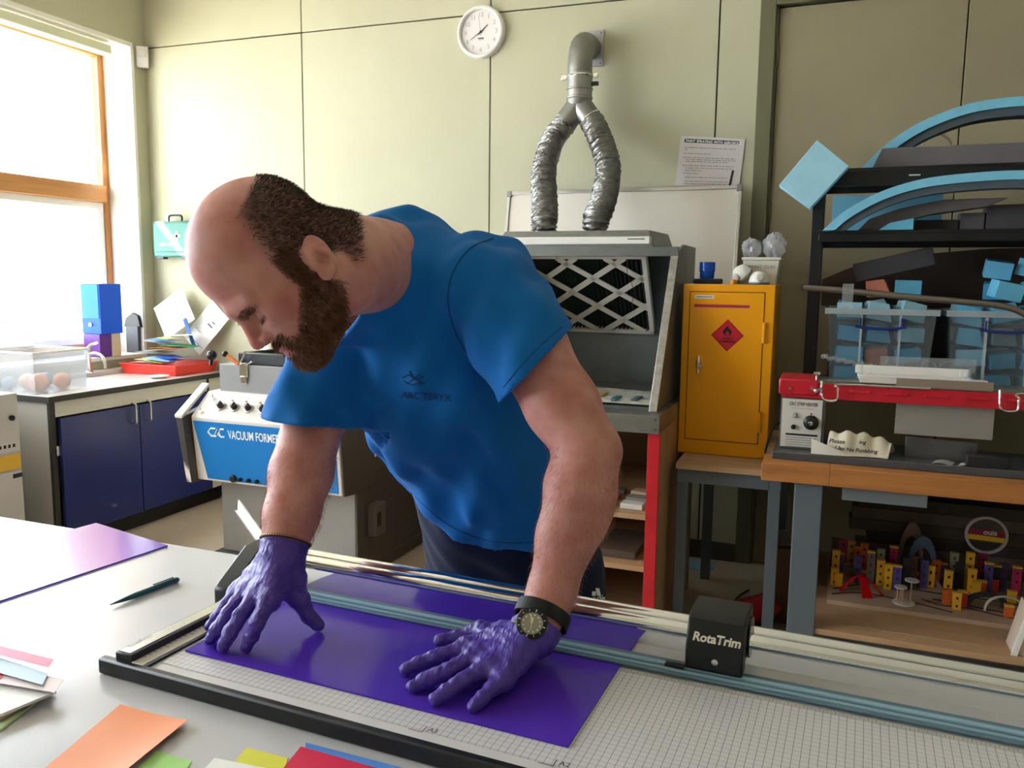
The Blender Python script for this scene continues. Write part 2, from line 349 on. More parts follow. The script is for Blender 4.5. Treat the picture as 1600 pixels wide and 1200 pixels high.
for lab,u,v in (('A3',.532,.029),('A2',.709,.030)):
    text(lab, .012, cp(u+.004,v+.006,BZ+.0002), CU, CV, ink, 'size_lettering', ct)
    MB().add([cp(u-.02,v,BZ+.0008),cp(u,v,BZ+.0008),cp(u,v+.0012,BZ+.0008),cp(u-.02,v+.0012,BZ+.0008),cp(u-.0012,v,BZ+.0008),cp(u,v,BZ+.0008),cp(u,v+.015,BZ+.0008),cp(u-.0012,v+.015,BZ+.0008)], [(0,1,2,3),(4,5,6,7)]).build('size_mark', ink, ct, fix=False)
# rails, end bracket, cutting head
RZ = .978
for v in (.370, .4005): MB().cyl(cp(.0,v,RZ), cp(CLEN,v,RZ), .0115, n=24).build('rail', chrome, ct)
br = MB().prism([(.262,TZ+.002),(.262,.945),(.275,.955),(.345,1.000),(.415,1.003),(.425,.99),(.425,TZ+.002)], cp(-.030,0,0), CV, Z3, CU*.040).build('end_bracket', blackplastic, ct, .004)
MB().prism([(.272,.940),(.345,.988),(.412,.990),(.415,.93),(.272,.93)], cp(.0095,0,0), CV, Z3, CU*.004).build('bracket_recess', mat('black_gloss','0c0c0d',.2), br, .002)
MB().prism([(.262,TZ+.002),(.262,.945),(.275,.955),(.345,1.000),(.415,1.003),(.425,.99),(.425,TZ+.002)], cp(CLEN-.010,0,0), CV, Z3, CU*.040).build('end_bracket', blackplastic, ct, .004)
hd = MB().prism([(.324,BZ+.010),(.324,.976),(.340,1.012),(.352,1.018),(.418,1.018),(.424,1.01),(.424,.955),(.385,.952),(.356,.95),(.356,BZ+.010)], cp(.803,0,0), CV, Z3, CU*.082).build('cutting_head', blackplastic, ct, .003)
nrm = (CV*(-.036)+Z3*.016).normalized()
upv = (CV*.016+Z3*.036).normalized()
text('RotaTrim', .0175, cp(.812,.324,.9765)+upv*.008, CU, upv, mat('cream_print','e9e2cf',.5), 'head_lettering', hd, lift=.0007, bold=.0006, shear=.15)
MB().lathe([(.0048,0),(.0048,.001),(.003,.0022),(.0001,.0026)], cp(.846,.324,.957), -CV, 16).build('screw', chrome, hd)
cbox(MB(), .775, .803, .318, .330, BZ+.010, BZ+.013).build('head_foot', blackplastic, hd)
for u in (.801, .887): MB().cyl(cp(u-.002,.386,RZ), cp(u+.002,.386,RZ), .03, n=20).build('head_end_plate', mat('black_gloss','0c0c0d',.2), hd)

# purple acrylic being cut
acr = clear_mat('purple_acrylic', '6a40d0', opac=.85, dcol='5c37c6', rough=.16)
sh = cbox(MB(), .092, .712, .074, .300, BZ+.0006, BZ+.0032)
sh = MB().sheet(lambda a,b: cp(.092+.62*a, .074+.396*b, BZ+.0006 - (0 if .074+.396*b < .40 else (.074+.396*b-.40)*.12)), 1, 14, .0026)
tag(sh.build('acrylic_sheet', acr, bevel=0), 'purple acrylic sheet pressed flat under the trimmer by both gloved hands', 'acrylic sheet')
# purple sheet overhanging the table corner
c1, c2 = pz(150,818,TZ+.002), pz(262,853,TZ+.002); e1 = (c1-c2); w_ = e1.length
f1 = pz(75,915,TZ+.002)-c2; f1.normalize()
acr2 = clear_mat('lilac_acrylic', '9a7ae0', opac=.75, dcol='9068e2', rough=.14)
A, B_, C_, D_ = c2, c2+f1*.62, c2+f1*.62+e1, c1
tag(MB().hexa([A+Z3*-.0012,B_+Z3*-.0012,C_+Z3*-.0012,D_+Z3*-.0012,A+Z3*.0018,B_+Z3*.0018,C_+Z3*.0018,D_+Z3*.0018]).build('acrylic_sheet', acr2), 'spare purple acrylic sheet overhanging the back edge of the table, near the window', 'acrylic sheet')
# pen
pa, pb = pz(172,945,TZ+.006), pz(279,905,TZ+.006); d = (pb-pa).normalized(); pl = (pb-pa).length
pn = thing('pen', pa, 'dark teal click pen lying on the table beside the trimmer', 'pen'); pen_m = mat('teal_plastic','0f4f57',.3)
MB().tube([pa+d*.012,pa+d*.03,pa+d*.05,pa+d*(pl-.012)], [.0022,.0042,.0056,.0056], 16).build('barrel', pen_m, pn)
MB().tube([pa,pa+d*.012], [.0008,.0021], 10).build('tip', mat('pen_tip','2a3b3e',.3,.6), pn)
MB().tube([pa+d*(pl-.012),pa+d*(pl-.004),pa+d*pl], [.0058,.0058,.003], 16).build('button', pen_m, pn)
s_ = d.cross(Z3)
MB().obox(pa+d*(pl-.034)+Z3*.0075, (.045,.004,.0016), M=Matrix((d,s_,Z3)).transposed()).build('clip', mat('teal_clip','0b3c43',.25), pn, .0005)
# cards and off-cuts on the table
def card(name, px4, z, m, label, th=.0006, cat='card', curl=0., group=None):
    P = [pz(x,y,z) for x,y in px4]
    def fn(a,b):
        q = (P[0]*(1-a)+P[1]*a)*(1-b) + (P[3]*(1-a)+P[2]*a)*b
        return q + Z3*curl*(a**3)
    return tag(MB().sheet(fn, 8, 2, th).build(name, m, smooth=60), label, cat, group)
def paper(n, c): return mat(n, c, .45, var=.02, vs=20)
card('card', [(188,1100),(294,1131),(200,1208),(60,1208)], TZ+.0024, paper('orange_card','f08a45'), 'orange card in the near left corner of the table', curl=.006)
card('card', [(245,1173),(300,1189),(285,1212),(200,1212)], TZ+.001, paper('green_card','a5dc7c'), 'pale green card peeping out beside the orange card')
card('card', [(385,1168),(450,1184),(440,1215),(345,1215)], TZ+.001, paper('yellow_card','e6e04a'), 'bright yellow card at the near edge, behind the white card')
card('card', [(335,1184),(430,1203),(425,1222),(300,1222)], TZ+.0022, paper('white_card','f3f1ef'), 'plain white card lying over the yellow card')
card('card', [(478,1160),(650,1205),(640,1222),(470,1222)], TZ+.0012, paper('blue_card','5b94e6'), 'sky blue card at the near edge, partly under the red card')
card('card', [(470,1166),(600,1203),(590,1222),(425,1222)], TZ+.0030, paper('red_card','e0264f'), 'crimson red card at the near edge, lying over the blue card')
# pile of printed sheets at the left edge
pile = [([(-60,1035),(80,1078),(0,1140),(-150,1100)], .004, 'c3dba4', 'pale green sheet at the bottom of the paper pile', .003),
        ([(-60,1020),(86,1070),(0,1122),(-150,1080)], .010, 'caa79b', 'brownish sheet second from the bottom of the paper pile', .004),
        ([(-60,1012),(88,1080),(-5,1118),(-150,1070)], .016, 'f0eeec', 'broad white printed sheet in the paper pile at the left table edge', .004),
        ([(-20,1035),(100,1062),(85,1082),(-30,1062)], .021, 'e9d7d8', 'narrow pale pink strip lying on the paper pile', .0006),
        ([(-30,1018),(75,1052),(66,1070),(-40,1040)], .024, 'bcd3e8', 'pale blue transparent strip on the paper pile', .0006),
        ([(-20,1004),(84,1030),(76,1042),(-20,1018)], .028, 'ef5f86', 'bright pink strip topmost on the paper pile', .0006)]
for P4, dz, c, lab, th in pile: card('paper_sheet', P4, TZ+dz, paper('pile_'+c, c), lab, th, 'paper')
card('sticker', [(-12,1052),(6,1050),(2,1060),(-14,1062)], TZ+.0217, paper('pile_red','d02f3c'), 'small red scrap lying on the pale strips of the paper pile', cat='scrap')
# ================================================================== left: cupboards, counter, vacuum former
CZ, CFX = .87, -3.75
cream_lam = mat('cream_laminate', 'd8d2c4', .35)
darkedge = mat('dark_edge', '34302c', .5)
navy = mat('navy_laminate', '27306e', .32, spec=.4)
alu = mat('alu_handle', 'd4d4d4', .3, 1.)
cb = thing('base_cupboard', (CFX-.3, 3.5, 0), 'cream base cupboard with two navy blue doors under the window', 'cupboard')
MB().box(LX+.02, CFX-.02, 3.045, 3.07, 0, CZ-.034).build('end_panel', mat('grey_end_panel','b3aea6',.45), cb, .001)
MB().box(LX+.02, CFX-.02, 3.07, 4.34, .1, .118).box(LX+.02, LX+.035, 3.07, 4.34, .118, CZ-.034).box(LX+.035,CFX-.022,4.322,4.34,.118,CZ-.034).build('carcass', cream_lam, cb)
for a_ in (3.045,4.20): MB().box(CFX-.022, CFX-.002, a_, a_+.03, .1, CZ-.034).build('stile', darkedge, cb)
MB().box(CFX-.022, CFX, 3.075, 4.20, CZ-.115, CZ-.034).build('top_rail', cream_lam, cb, .001)
MB().box(CFX-.022, CFX, 4.225, 4.34, .1, CZ-.034).build('filler_panel', cream_lam, cb, .001)
MB().box(CFX-.06, CFX-.045, 3.07, 4.34, 0, .1).build('plinth', mat('black_plinth','121110',.4), cb)
for a,b,hy in ((3.09,3.615,3.565),(3.621,4.195,3.675)):
    d = MB().box(CFX-.002, CFX+.017, a, b, .105, CZ-.122).build('door', navy, cb, .0015)
    MB().tube(smoothpath([(CFX+.017,hy,.645),(CFX+.043,hy,.65),(CFX+.046,hy,.675),(CFX+.046,hy,.735),(CFX+.043,hy,.76),(CFX+.017,hy,.765)],5), .006, 10).build('handle', alu, d)
    if a > 3.6: MB().cyl((CFX+.017,a+.02,.52),(CFX+.02,a+.02,.52),.009,n=14).build('lock', mat('brass_lock','5a4030',.35,.8), d)
MB().box(CFX-.0015, CFX+.004, 3.068, 3.09, .55, .60).build('hinge', alu, cb)
wt = MB().box(LX+.01, CFX+.02, 3.025, 4.38, CZ-.032, CZ-.001).build('worktop', darkedge, None, .001)
MB().box(LX+.012, CFX+.019, 3.026, 4.379, CZ-.001, CZ+.0015).build('laminate_face', mat('white_worktop','e4dedd',.2,spec=.6), wt)
MB().box(LX+.005, LX+.10, 3.025, 4.38, CZ+.0015, CZ+.028).build('rear_ledge', mat('ledge','cfc8c2',.4), wt, .003)
tag(wt, 'white laminate worktop with dark edge running along the window wall', 'worktop')

# white metal cabinet standing nearest on the far left
wc = thing('metal_cabinet', (-4.1,2.6,0), 'pale metal machine cabinet with a yellow sticker at the left picture edge', 'cabinet')
pale = mat('pale_metal','c9c4c2',.4)
MB().box(LX+.01, -3.70, 2.2, 2.83, .03, .92).build('body', pale, wc, .006)
fxw = -3.70
MB().box(fxw, fxw+.004, 2.23, 2.82, .06, .535).build('lower_panel', pale, wc, .001)
MB().box(fxw, fxw+.006, 2.23, 2.82, .545, .62).build('yellow_sticker', mat('yellow_sticker','e5b53a',.5), wc)
MB().box(fxw, fxw+.005, 2.23, 2.82, .635, .68).build('vent_label', mat('white_label','d7d4d4',.5), wc)
for i in range(12): MB().box(fxw+.005, fxw+.0056, 2.52+i*.024, 2.533+i*.024, .655, .672).build('print_mark', ink, wc)
MB().lathe([(.014,0),(.014,.01),(.009,.014)], (fxw,2.79,.80), (1,0,0), 16).build('knob', blackplastic, wc)
MB().obox((fxw+.0045,2.80,.51),(.001,.05,.022),(math.radians(0),0,0)).build('diamond_badge', mat('badge_dark','2b2b3a',.4), wc)
for y in (2.25,2.78):
    for x in (LX+.06,-3.75): MB().cyl((x,y,0),(x,y,.03),.02,n=10).build('foot', blackplastic, wc)

# ---- things on the counter
def cz(x,y,z=CZ+.002): return pz(x,y,z)
S = CZ+.0016
# clear tub with a lid-less blur of orange things, nearest the camera
tb = thing('storage_tub', (-4.02,3.2,S), 'cloudy clear plastic tub of orange balls on the near end of the worktop', 'tub')
cl = clear_mat('cloudy_plastic','eef0f2',opac=.22,dcol='f8f8fa',rough=.25)
def open_box(mb, x0,x1,y0,y1,z0,z1,t,fl=0.):
    a = lambda q,z: q
    V = []; 
    for (ins, z, f) in ((0,z0,0),(0,z1,fl),(t,z1,fl),(t,z0+t,0)):
        V += [(x0+ins-f,y0+ins-f,z),(x1-ins+f,y0+ins-f,z),(x1-ins+f,y1-ins+f,z),(x0+ins-f,y1-ins+f,z)]
    F = [(0,3,2,1)]
    for k in range(3):
        for i in range(4): F.append((k*4+i,k*4+(i+1)%4,k*4+4+(i+1)%4,k*4+4+i))
    F.append((12,13,14,15)); return mb.add(V,F)
open_box(MB(), -4.24,-3.84,3.04,3.36,S,S+.22,.004,.012).build('tub_body', cl, tb, .003)
MB().tube([(-4.255,3.025,S+.22),(-3.825,3.025,S+.22),(-3.825,3.375,S+.22),(-4.255,3.375,S+.22)], .006, 8, closed=True).build('rim', mat('tub_rim','f2f2f4',.3), tb)
k = 0
for (x,y,r,c,w) in ((-3.92,3.13,.05,'e0a187','peach'),(-4.03,3.15,.045,'e9b79c','pale orange'),(-3.91,3.26,.045,'d78f74','terracotta'),(-4.07,3.29,.04,'9fb3d4','pale blue'),(-4.14,3.12,.035,'b7c4dd','greyish blue')):
    o = MB().ball((x,y,S+.0045+r),r,16).build('foam_ball', mat('ball_'+c,c,.6)); tag(o, '%s ball inside the cloudy tub on the worktop' % w, 'ball', 'balls in the cloudy tub')
# tap by the ledge
ty = 3.74; tx = -4.255
tp = thing('tap', (tx,ty,S+.026), 'chrome swan neck tap on the rear ledge below the blue box file', 'tap')
MB().lathe([(.028,0),(.028,.008),(.018,.014),(.016,.12),(.019,.13),(.019,.15),(.012,.158)], (tx,ty,S+.026), n=20).build('body', chrome, tp)
MB().tube(smoothpath([(tx,ty,S+.135),(tx+.05,ty,S+.15),(tx+.11,ty,S+.14),(tx+.135,ty,S+.10),(tx+.138,ty,S+.06)],6), .010, 12).build('spout', chrome, tp)
MB().tube([(tx,ty,S+.175),(tx+.03,ty,S+.20),(tx+.075,ty+.01,S+.215)], [.010,.008,.007], 10).build('lever', chrome, tp)
# blue box file (open front), purple box, white box
bfm = mat('blue_gloss','1257d8',.4,spec=.2)
SB = SILL+.0255
tag(MB().box(-4.46,-4.32,3.895,3.985,SB,SB+.15).build('gift_box', mat('purple_card','5e2a86',.4), bevel=.003), 'small purple box on the window sill under the blue box file', 'box')
tag(MB().box(-4.46,-4.32,3.988,4.06,SB,SB+.15).build('carton', mat('beige_card','d8c3a4',.6), bevel=.002), 'small beige carton on the sill beside the purple box', 'box')
bf = thing('box_file', (-4.38,3.98,SB+.151), 'tall glossy blue box file standing on two small boxes before the window', 'box file')
MB().box(-4.46,-4.30,3.892,4.062,SB+.151,1.445).build('case', bfm, bf, .002)
MB().box(-4.455,-4.31,3.888,3.8915,SB+.25,1.44).build('lighter_face', mat('blue_gloss_light','1f74f2',.4,spec=.2), bf, .001)  # lighter blue over this plain side, darker strip left at the bottom
MB().cyl((-4.385,3.8885,SB+.21),(-4.385,3.884,SB+.21),.012,n=20).build('finger_ring', chrome, bf)
# red tray
t0, t1, t2 = cz(182,576), cz(300,581), cz(330,566)
tx0, tx1, ty0, ty1 = -4.24, -3.83, 3.99, 4.33
rt = thing('storage_tray', (-4.03,4.15,S), 'shallow red plastic tray heaped with papers on the worktop', 'tray')
tx0, tx1 = -4.235+.0, -3.80
redp = mat('red_plastic','e0392b',.35)
open_box(MB(), -4.22, -3.80, 3.985, 4.330, S, S+.065, .004, .02).build('tray_body', redp, rt, .002)
MB().tube([(-4.24,3.965,S+.065),(-3.78,3.965,S+.065),(-3.78,4.350,S+.065),(-4.24,4.350,S+.065)], .005, 8, closed=True).build('rim', redp, rt)
rng = random.Random(3)
scraps = [('white','f4f2ee'),('pale yellow','f3ea9a'),('light blue','9cc4ea'),('royal blue','2d63c8'),('grey','b5b7bb'),('cream','f2eedd'),('orange','dd7a3e'),('green','2f8f5a'),('pale grey','d9d9de'),('sky blue','59a5e0'),('lemon','f6ee7a'),('ivory','f7f3e6')]
for i,(cn,ch) in enumerate(scraps):
    c = Vector((-4.13+.075*(i%4)+rng.uniform(-.01,.01), 4.08+.05*(i//4)+rng.uniform(-.02,.02), S+.064+.0165*i))
    rot = (rng.uniform(-.03,.03), rng.uniform(-.03,.03), rng.uniform(-.4,.4))
    w,h = rng.uniform(.17,.24), rng.uniform(.10,.15); R = Euler(rot).to_matrix()
    o = MB().sheet(lambda a,b: c + R @ Vector(((a-.5)*w,(b-.5)*h,.006*math.sin(a*3+i))), 6, 3, .002).build('paper_scrap', mat('scrap_'+ch,ch,.5), smooth=60)
    tag(o, '%s paper scrap in the heap on the red tray' % cn, 'paper', 'papers heaped on the red tray')
# boards leaning against the wall behind the tray
def leaning(name, cpx, w, h, tilt, Y, m, label, cat, th=.004, lean=.25):
    c = py(*cpx, Y); R = Euler((-lean,0,0)).to_matrix() @ Euler((0,tilt,0)).to_matrix()
    return MB().obox(c, (w,th,h), M=R).build(name, m), label, cat
whiteboardm = mat('white_board','f3f2f0',.3)
o,l,c = leaning('display_board', (322,512), .20, .32, math.radians(38), 4.345, whiteboardm, 'white display board with small print leaning in the corner behind the red tray', 'board'); tag(o,l,c)
cc = py(322,512,4.345); R = Euler((-.25,0,0)).to_matrix() @ Euler((0,math.radians(35),0)).to_matrix()
for (du,dv,w,h) in ((.02,.03,.05,.012),(.03,.06,.03,.01),(-.04,-.05,.06,.002),(0,-.12,.15,.002)):
    MB().obox(cc + R @ Vector((du,-.0025,dv)), (w,.001,h), M=R).build('print', mat('grey_print','5a5c66',.6), o)
o,l,c = leaning('display_board', (272,490), .26, .26, math.radians(-35), 4.30, whiteboardm, 'squarish white board leaning on the back wall below the first aid box', 'board'); tag(o,l,c)
o,l,c = leaning('plan_sheet', (296,520), .025, .22, math.radians(-32), 4.26, mat('blue_trim','1b57a8',.4), 'narrow blue edged strip leaning between the white boards and the tray', 'strip'); tag(o,l,c)
# black bulldog-clip holder
c = px(212,497,-4.42)
bh = thing('clip_stand', (-4.42,c.y,SILL+.0255), 'black desk stand with two square paddles on the window sill beside the blue box file', 'stand')
MB().prism([(-.08,-.06),(.07,-.06),(.05,.02),(0,.04),(-.06,.0)], c-Y3*.03, X3, Z3, Y3*.06).build('body', blackplastic, bh, .005)
MB().box(-4.48,-4.37,c.y-.035,c.y+.03,SILL+.0255,c.z-.05).build('foot', mat('grey_foot','55565c',.5), bh, .004)
for dx in (-.03,.04): MB().obox(c+Vector((dx,0,.06)), (.055,.006,.05), (.3,.5,0)).build('paddle', mat('dark_paddle','3d3a39',.5), bh, .001)
# folding acrylic shapes at the right end and a saucer
sc_ = py(283,579,3.9)
sa = Vector((-3.84,3.885,S)); tag(MB().lathe([(.02,0),(.045,.004),(.062,.013),(.064,.016),(.060,.016),(.02,.008)], sa, n=28).build('saucer', mat('white_china','eee9e9',.2)), 'small pale saucer on the worktop edge in front of the red tray', 'saucer')

# first aid box on the back wall and sensor in the corner
fa = thing('first_aid_box', (-4.12,4.36,1.62), 'green first aid case with carrying handle hung on the back wall', 'first aid box')
green = mat('aid_green','3c7d72',.4)
MB().box(-4.262,-3.93,4.315,4.392,1.625,1.862).build('case', green, fa, .012)
MB().box(-4.25,-3.942,4.309,4.3155,1.66,1.848).build('lid_panel', green, fa, .003)
MB().tube(smoothpath([(-4.15,4.35,1.86),(-4.15,4.35,1.89),(-4.13,4.35,1.902),(-4.06,4.35,1.902),(-4.04,4.35,1.89),(-4.04,4.35,1.86)],4), .007, 8).build('handle', blackplastic, fa)
for x in (-4.21,-4.0): MB().box(x-.03,x+.03,4.318,4.36,1.612,1.632).build('latch', blackplastic, fa, .002)
text('FIRST AID', .026, (-4.205,4.309,1.70), X3, Z3, mat('print_white','f2f4f2',.5), 'lettering', fa, bold=.0008)
MB().box(-4.08,-4.02,4.3075,4.3088,1.755,1.773).box(-4.059,-4.041,4.3075,4.3088,1.733,1.795).build('cross', mat('print_white','f2f4f2',.5), fa)
ps = thing('motion_sensor', (-4.325,4.375,2.87), 'white motion sensor high in the room corner', 'sensor')
MB().obox((-4.318,4.352,2.935),(.075,.03,.135),(0,0,math.radians(35))).build('housing', white_plastic, ps, .006)
MB().obox((-4.309,4.337,2.955),(.052,.006,.045),(0,0,math.radians(35))).build('lens', mat('sensor_lens','d8d2cf',.25), ps, .003)

# ---- vacuum former
VY = 3.22
vgrey = mat('machine_grey','8b898a',.42,var=.03,vs=12)
vdark = mat('machine_dark','464240',.5,var=.05,vs=6)
vblue = mat('machine_blue','1277c4',.35)
vcream = mat('machine_cream','d9d2cf',.35)
vf = thing('vacuum_former', (-2.55,3.75,0), 'grey floor standing vacuum forming machine with a bright blue front panel', 'machine')
PX0, PX1 = -2.90, -2.09
PB = 4.25
MB().box(PX0, PX1, 3.33, PB, .07, .52).build('pedestal', vgrey, vf, .004)
MB().box(PX0-.03, PX1+.015, 3.29, PB, .004, .07).build('plinth', vdark, vf, .006)
MB().box(PX1, PX1+.012, 3.33, PB, .07, .47).build('side_panel', vdark, vf, .003)
# sloping side brace with the sun stripe, socket box on the right side
MB().box(PX1+.012, PX1+.06, 3.42, 3.52, .22, .38).build('socket_box', mat('socket_grey','5c5855',.45), vf, .004)
MB().box(PX1+.06, PX1+.064, 3.435, 3.47, .27, .34).build('socket_switch', blackplastic, vf, .001)
for z in (.62,.80): MB().lathe([(.012,0),(.012,.004),(.007,.009)], (PX1+.012,3.50,z), (1,0,0), 14).build('bolt', chrome, vf)
# upper housing: blue face, sloped control deck
bx0, bx1 = -2.955, -2.09
prof = [(VY+.10,.46),(VY,.47),(VY-.03,.800),(VY+.10,.915),(PB-.05,.915),(PB-.05,.46)]
MB().prism(prof, (bx0,0,0), Y3, Z3, X3*(bx1-bx0)).build('housing', vcream, vf, .006)
MB().prism(prof, (bx1+.001,0,0), Y3, Z3, X3*.011).build('housing_side', vdark, vf, .002)
a0 = Vector((0,VY,.47)); a1 = Vector((0,VY-.03,.800)); fu = (a1-a0).normalized(); fn_ = X3.cross(fu)
mb = MB(); mb.prism([(bx0+.07,.012),(bx1-.02,.012),(bx1-.02,.312),(bx0+.012,.312)], a0+fn_*.0, X3, fu, fn_*.003).build('blue_face', vblue, vf, .001)
wp = mat('print_white','f2f4f2',.5)
text('VACUUM FORMER 1', .062, a0+X3*(bx0+.225)+fu*.235+fn_*.0032, X3, fu, wp, 'lettering', vf, sx=.60, bold=.0006)
lg = MB()
o_ = a0+X3*(bx0+.10)+fu*.238+fn_*.0034
for k,(pts) in enumerate(([(.05,.04),(.02,.04),(0,.02),(.02,0),(.05,0)], [(.04,.005),(.06,.04),(.075,.03),(.06,.012),(.08,0)], [(.10,.04),(.078,.04),(.07,.02),(.078,0),(.10,0)])):
    for q in (0,.008):
        P = [o_+X3*(p[0]+q*.3)+fu*(p[1]*(1-q*12*.3)+q*.6) for p in pts]; lg.tube(P, .0022, 6)
lg.build('logo', wp, vf)
MB().hexa([(bx0-.03,VY-.045,.46),(bx0+.004,VY-.045,.46),(bx0+.004,VY+.5,.44),(bx0-.03,VY+.5,.44),(bx0-.055,VY-.075,.80),(bx0-.012,VY-.075,.80),(bx0-.012,VY+.5,.92),(bx0-.055,VY+.5,.92)]).build('side_flange', vdark, vf, .004)
MB().hexa([(bx0-.057,VY-.080,.795),(bx0-.008,VY-.080,.795),(bx0-.008,VY+.12,.935),(bx0-.057,VY+.12,.935),(bx0-.057,VY-.082,.812),(bx0-.008,VY-.082,.812),(bx0-.008,VY+.12,.952),(bx0-.057,VY+.12,.952)]).build('flange_cap', vcream, vf, .004)
d0, d1 = Vector((0,VY-.03,.800)), Vector((0,VY+.10,.915)); du = (d1-d0).normalized(); dn = X3.cross(du)
for i in range(7):
    c = d0 + X3*(bx0+.145+.085*i) + du*.075
    MB().lathe([(.026,0),(.026,.004),(.021,.006)], c, dn, 20).build('knob_skirt', mat('skirt_grey','9b9895',.3,.5), vf)
    kb = MB().lathe([(.0165,0),(.0155,.024),(.012,.026)], c+dn*.006, dn, 16).build('knob', blackplastic, vf)
    MB().obox(c+dn*.034, (.004,.026,.004), M=Matrix((X3,du,dn)).transposed()).build('pointer', white_plastic, kb)
    MB().lathe([(.006,0),(.005,.004)], c+X3*.042+du*.045, dn, 10).build('indicator', mat('amber_lamp','c97a4a',.3), vf)
for i in range(2):
    c = d0 + X3*(bx0+.05+.02*i) + du*(.03+.09*i)
    MB().cyl(c, c+dn*.010, .008, n=12).cyl(c+dn*.01, c+dn*.028+du*.012, .003, n=8).build('toggle_switch', chrome, vf)
for i,r in enumerate((.019,.010,.010,.010)):
    c = a0+X3*(bx0+.235+.05*i-(0 if i==0 else .006))+fu*.028
    MB().lathe([(r,0),(r,.012),(r*.8,.016)], c+fn_*.003, fn_, 16).build('socket_cap', blackplastic, vf)
# moulding box on top with black clamp frame, toggle clamp and ball lever
MB().box(-2.905, -2.12, VY+.13, PB-.1, .88, 1.055).build('forming_box', vgrey, vf, .004)
fr = MB()
for (x0,x1,y0,y1) in ((-2.80,-2.15,VY+.15,VY+.19),(-2.80,-2.15,3.95,3.99),(-2.80,-2.76,VY+.19,3.95),(-2.19,-2.15,VY+.19,3.95)): fr.box(x0,x1,y0,y1,1.056,1.115)
fr.build('clamp_frame', blackplastic, vf, .004)
tc_ = Vector((-2.745,VY+.125,1.03))
MB().obox(tc_,(.05,.012,.075)).obox(tc_+Vector((0,-.004,-.05)),(.034,.008,.04)).build('toggle_clamp', chrome, vf, .003)
MB().tube([tc_+Vector((-.02,-.01,.03)),tc_+Vector((.01,-.01,.075)),tc_+Vector((.02,-.01,.10))], .005, 8).tube([tc_+Vector((.02,-.01,.03)),tc_+Vector((.06,-.01,.045))], .004, 8).build('clamp_arm', chrome, vf)
MB().cyl(tc_+Vector((-.02,-.012,.03)), tc_+Vector((-.09,-.012,.07)), .010, n=12).build('clamp_grip', mat('orange_grip','c8672f',.4), vf)
MB().ball(tc_+Vector((-.105,-.012,.078)), .016, 14).build('clamp_knob', blackplastic, vf)
lp = py(331,598,VY+.16); lt = py(331,555,VY+.16)
MB().tube([Vector((lp.x,VY+.16,1.04)), Vector((lt.x,VY+.16,lt.z))], [.012,.009], 12).build('lever', blackplastic, vf)
MB().ball((lt.x,VY+.16,lt.z), .027, 18).build('lever_ball', blackplastic, vf)

# outside: brick pier, low planting and paving, bleached by the daylight
pg = thing('sun_blocker', (-8.1,-.5,-.1), 'added sun blocking roof on posts outside, out of view, with one open slit', 'sun_blocker')  # roof added out of view: stops the sun except through one slit
for a_,b_ in ((-8.9,-7.462),(-7.392,-6.5)): MB().box(a_, b_, -5.2, 4.0, 5.40, 5.412).build('blocker_board', mat('blocker_pale','c9c4b6',.7), pg)
for x_ in (-8.8,-8.4):
    for y_ in (-5.0,2.2): MB().box(x_-.06,x_+.06,y_-.06,y_+.06,-.1,5.40).build('post', mat('blocker_pale','c9c4b6',.7), pg)
og = struct(MB().box(-16, LX-.34, -8, 12, -.3, -.1).build('ground_outside', mat('paving','b9b2a8',.8,var=.1,vs=2)))
bp = thing('brick_pier', (-6.1,5.6,-.1), 'pale yellow brick pier outside the window', 'pier')
mort = mat('mortar','cfc7b8',.9); bricks = [mat('brick_a','caa27a',.85,var=.1,vs=20), mat('brick_b','d8bd8a',.85,var=.1,vs=20), mat('brick_c','c08a6c',.85,var=.1,vs=20)]
MB().box(-6.45,-5.85,5.35,6.0,-.1,3.4).build('mortar_core', mort, bp)
bm_ = {}
zz = -.08; row = 0
while zz < 3.3:
    for i in range(3):
        x0 = -6.46+ i*.21 - (.105 if row%2 else 0)
        xa, xb = max(x0,-6.46), min(x0+.2,-5.84)
        if xb-xa > .03: MB().box(xa,xb,5.335,5.36,zz,zz+.065).build('brick', bricks[(i*7+row*3)%3], bp)
    for i in range(3):
        y0 = 5.345 + i*.225
        MB().box(-5.86,-5.835,y0,min(y0+.215,6.0),zz,zz+.065).build('brick', bricks[(i*5+row)%3], bp)
    zz += .075; row += 1
for i,(x,y,s,c) in enumerate(((-6.9,5.0,.5,'b98aa0'),(-8.0,5.2,.55,'b7a0a0'),(-8.3,6.6,.6,'a89ab8'))):
    sb = thing('flowering_shrub', (x,y,-.1), ['pinkish flowering shrub outside, nearest to the window','brownish shrub outside, left of the pink one','lilac shrub outside, farthest from the window'][i], 'shrub', 'shrubs outside the window')
    rr = random.Random(i); mb = MB()
    for k in range(420):
        a,b_ = rr.uniform(0,6.28), rr.uniform(-.4,1.5); q = s*(.6+.4*rr.random())
        p = Vector((x+q*math.cos(a)*math.cos(b_), y+q*math.sin(a)*math.cos(b_), .75+q*math.sin(b_)))
        u = Vector((rr.uniform(-1,1),rr.uniform(-1,1),rr.uniform(-1,1))).normalized(); v = u.orthogonal().normalized(); l = .05
        mb.add([p-u*l,p+v*l*.5,p+u*l,p-v*l*.5], [(0,1,2,3)])
    f = mb.build('foliage', mat('shrub_'+c,c,.7), sb, fix=False, smooth=0); f['kind'] = 'stuff'
    for k in range(5):
        a = k*1.256; MB().tube([(x,y,-.1),(x+.1*math.cos(a),y+.1*math.sin(a),.4),(x+.35*math.cos(a),y+.35*math.sin(a),.9)], [.02,.015,.006], 6).build('stem', mat('bark','6a5446',.8), sb)
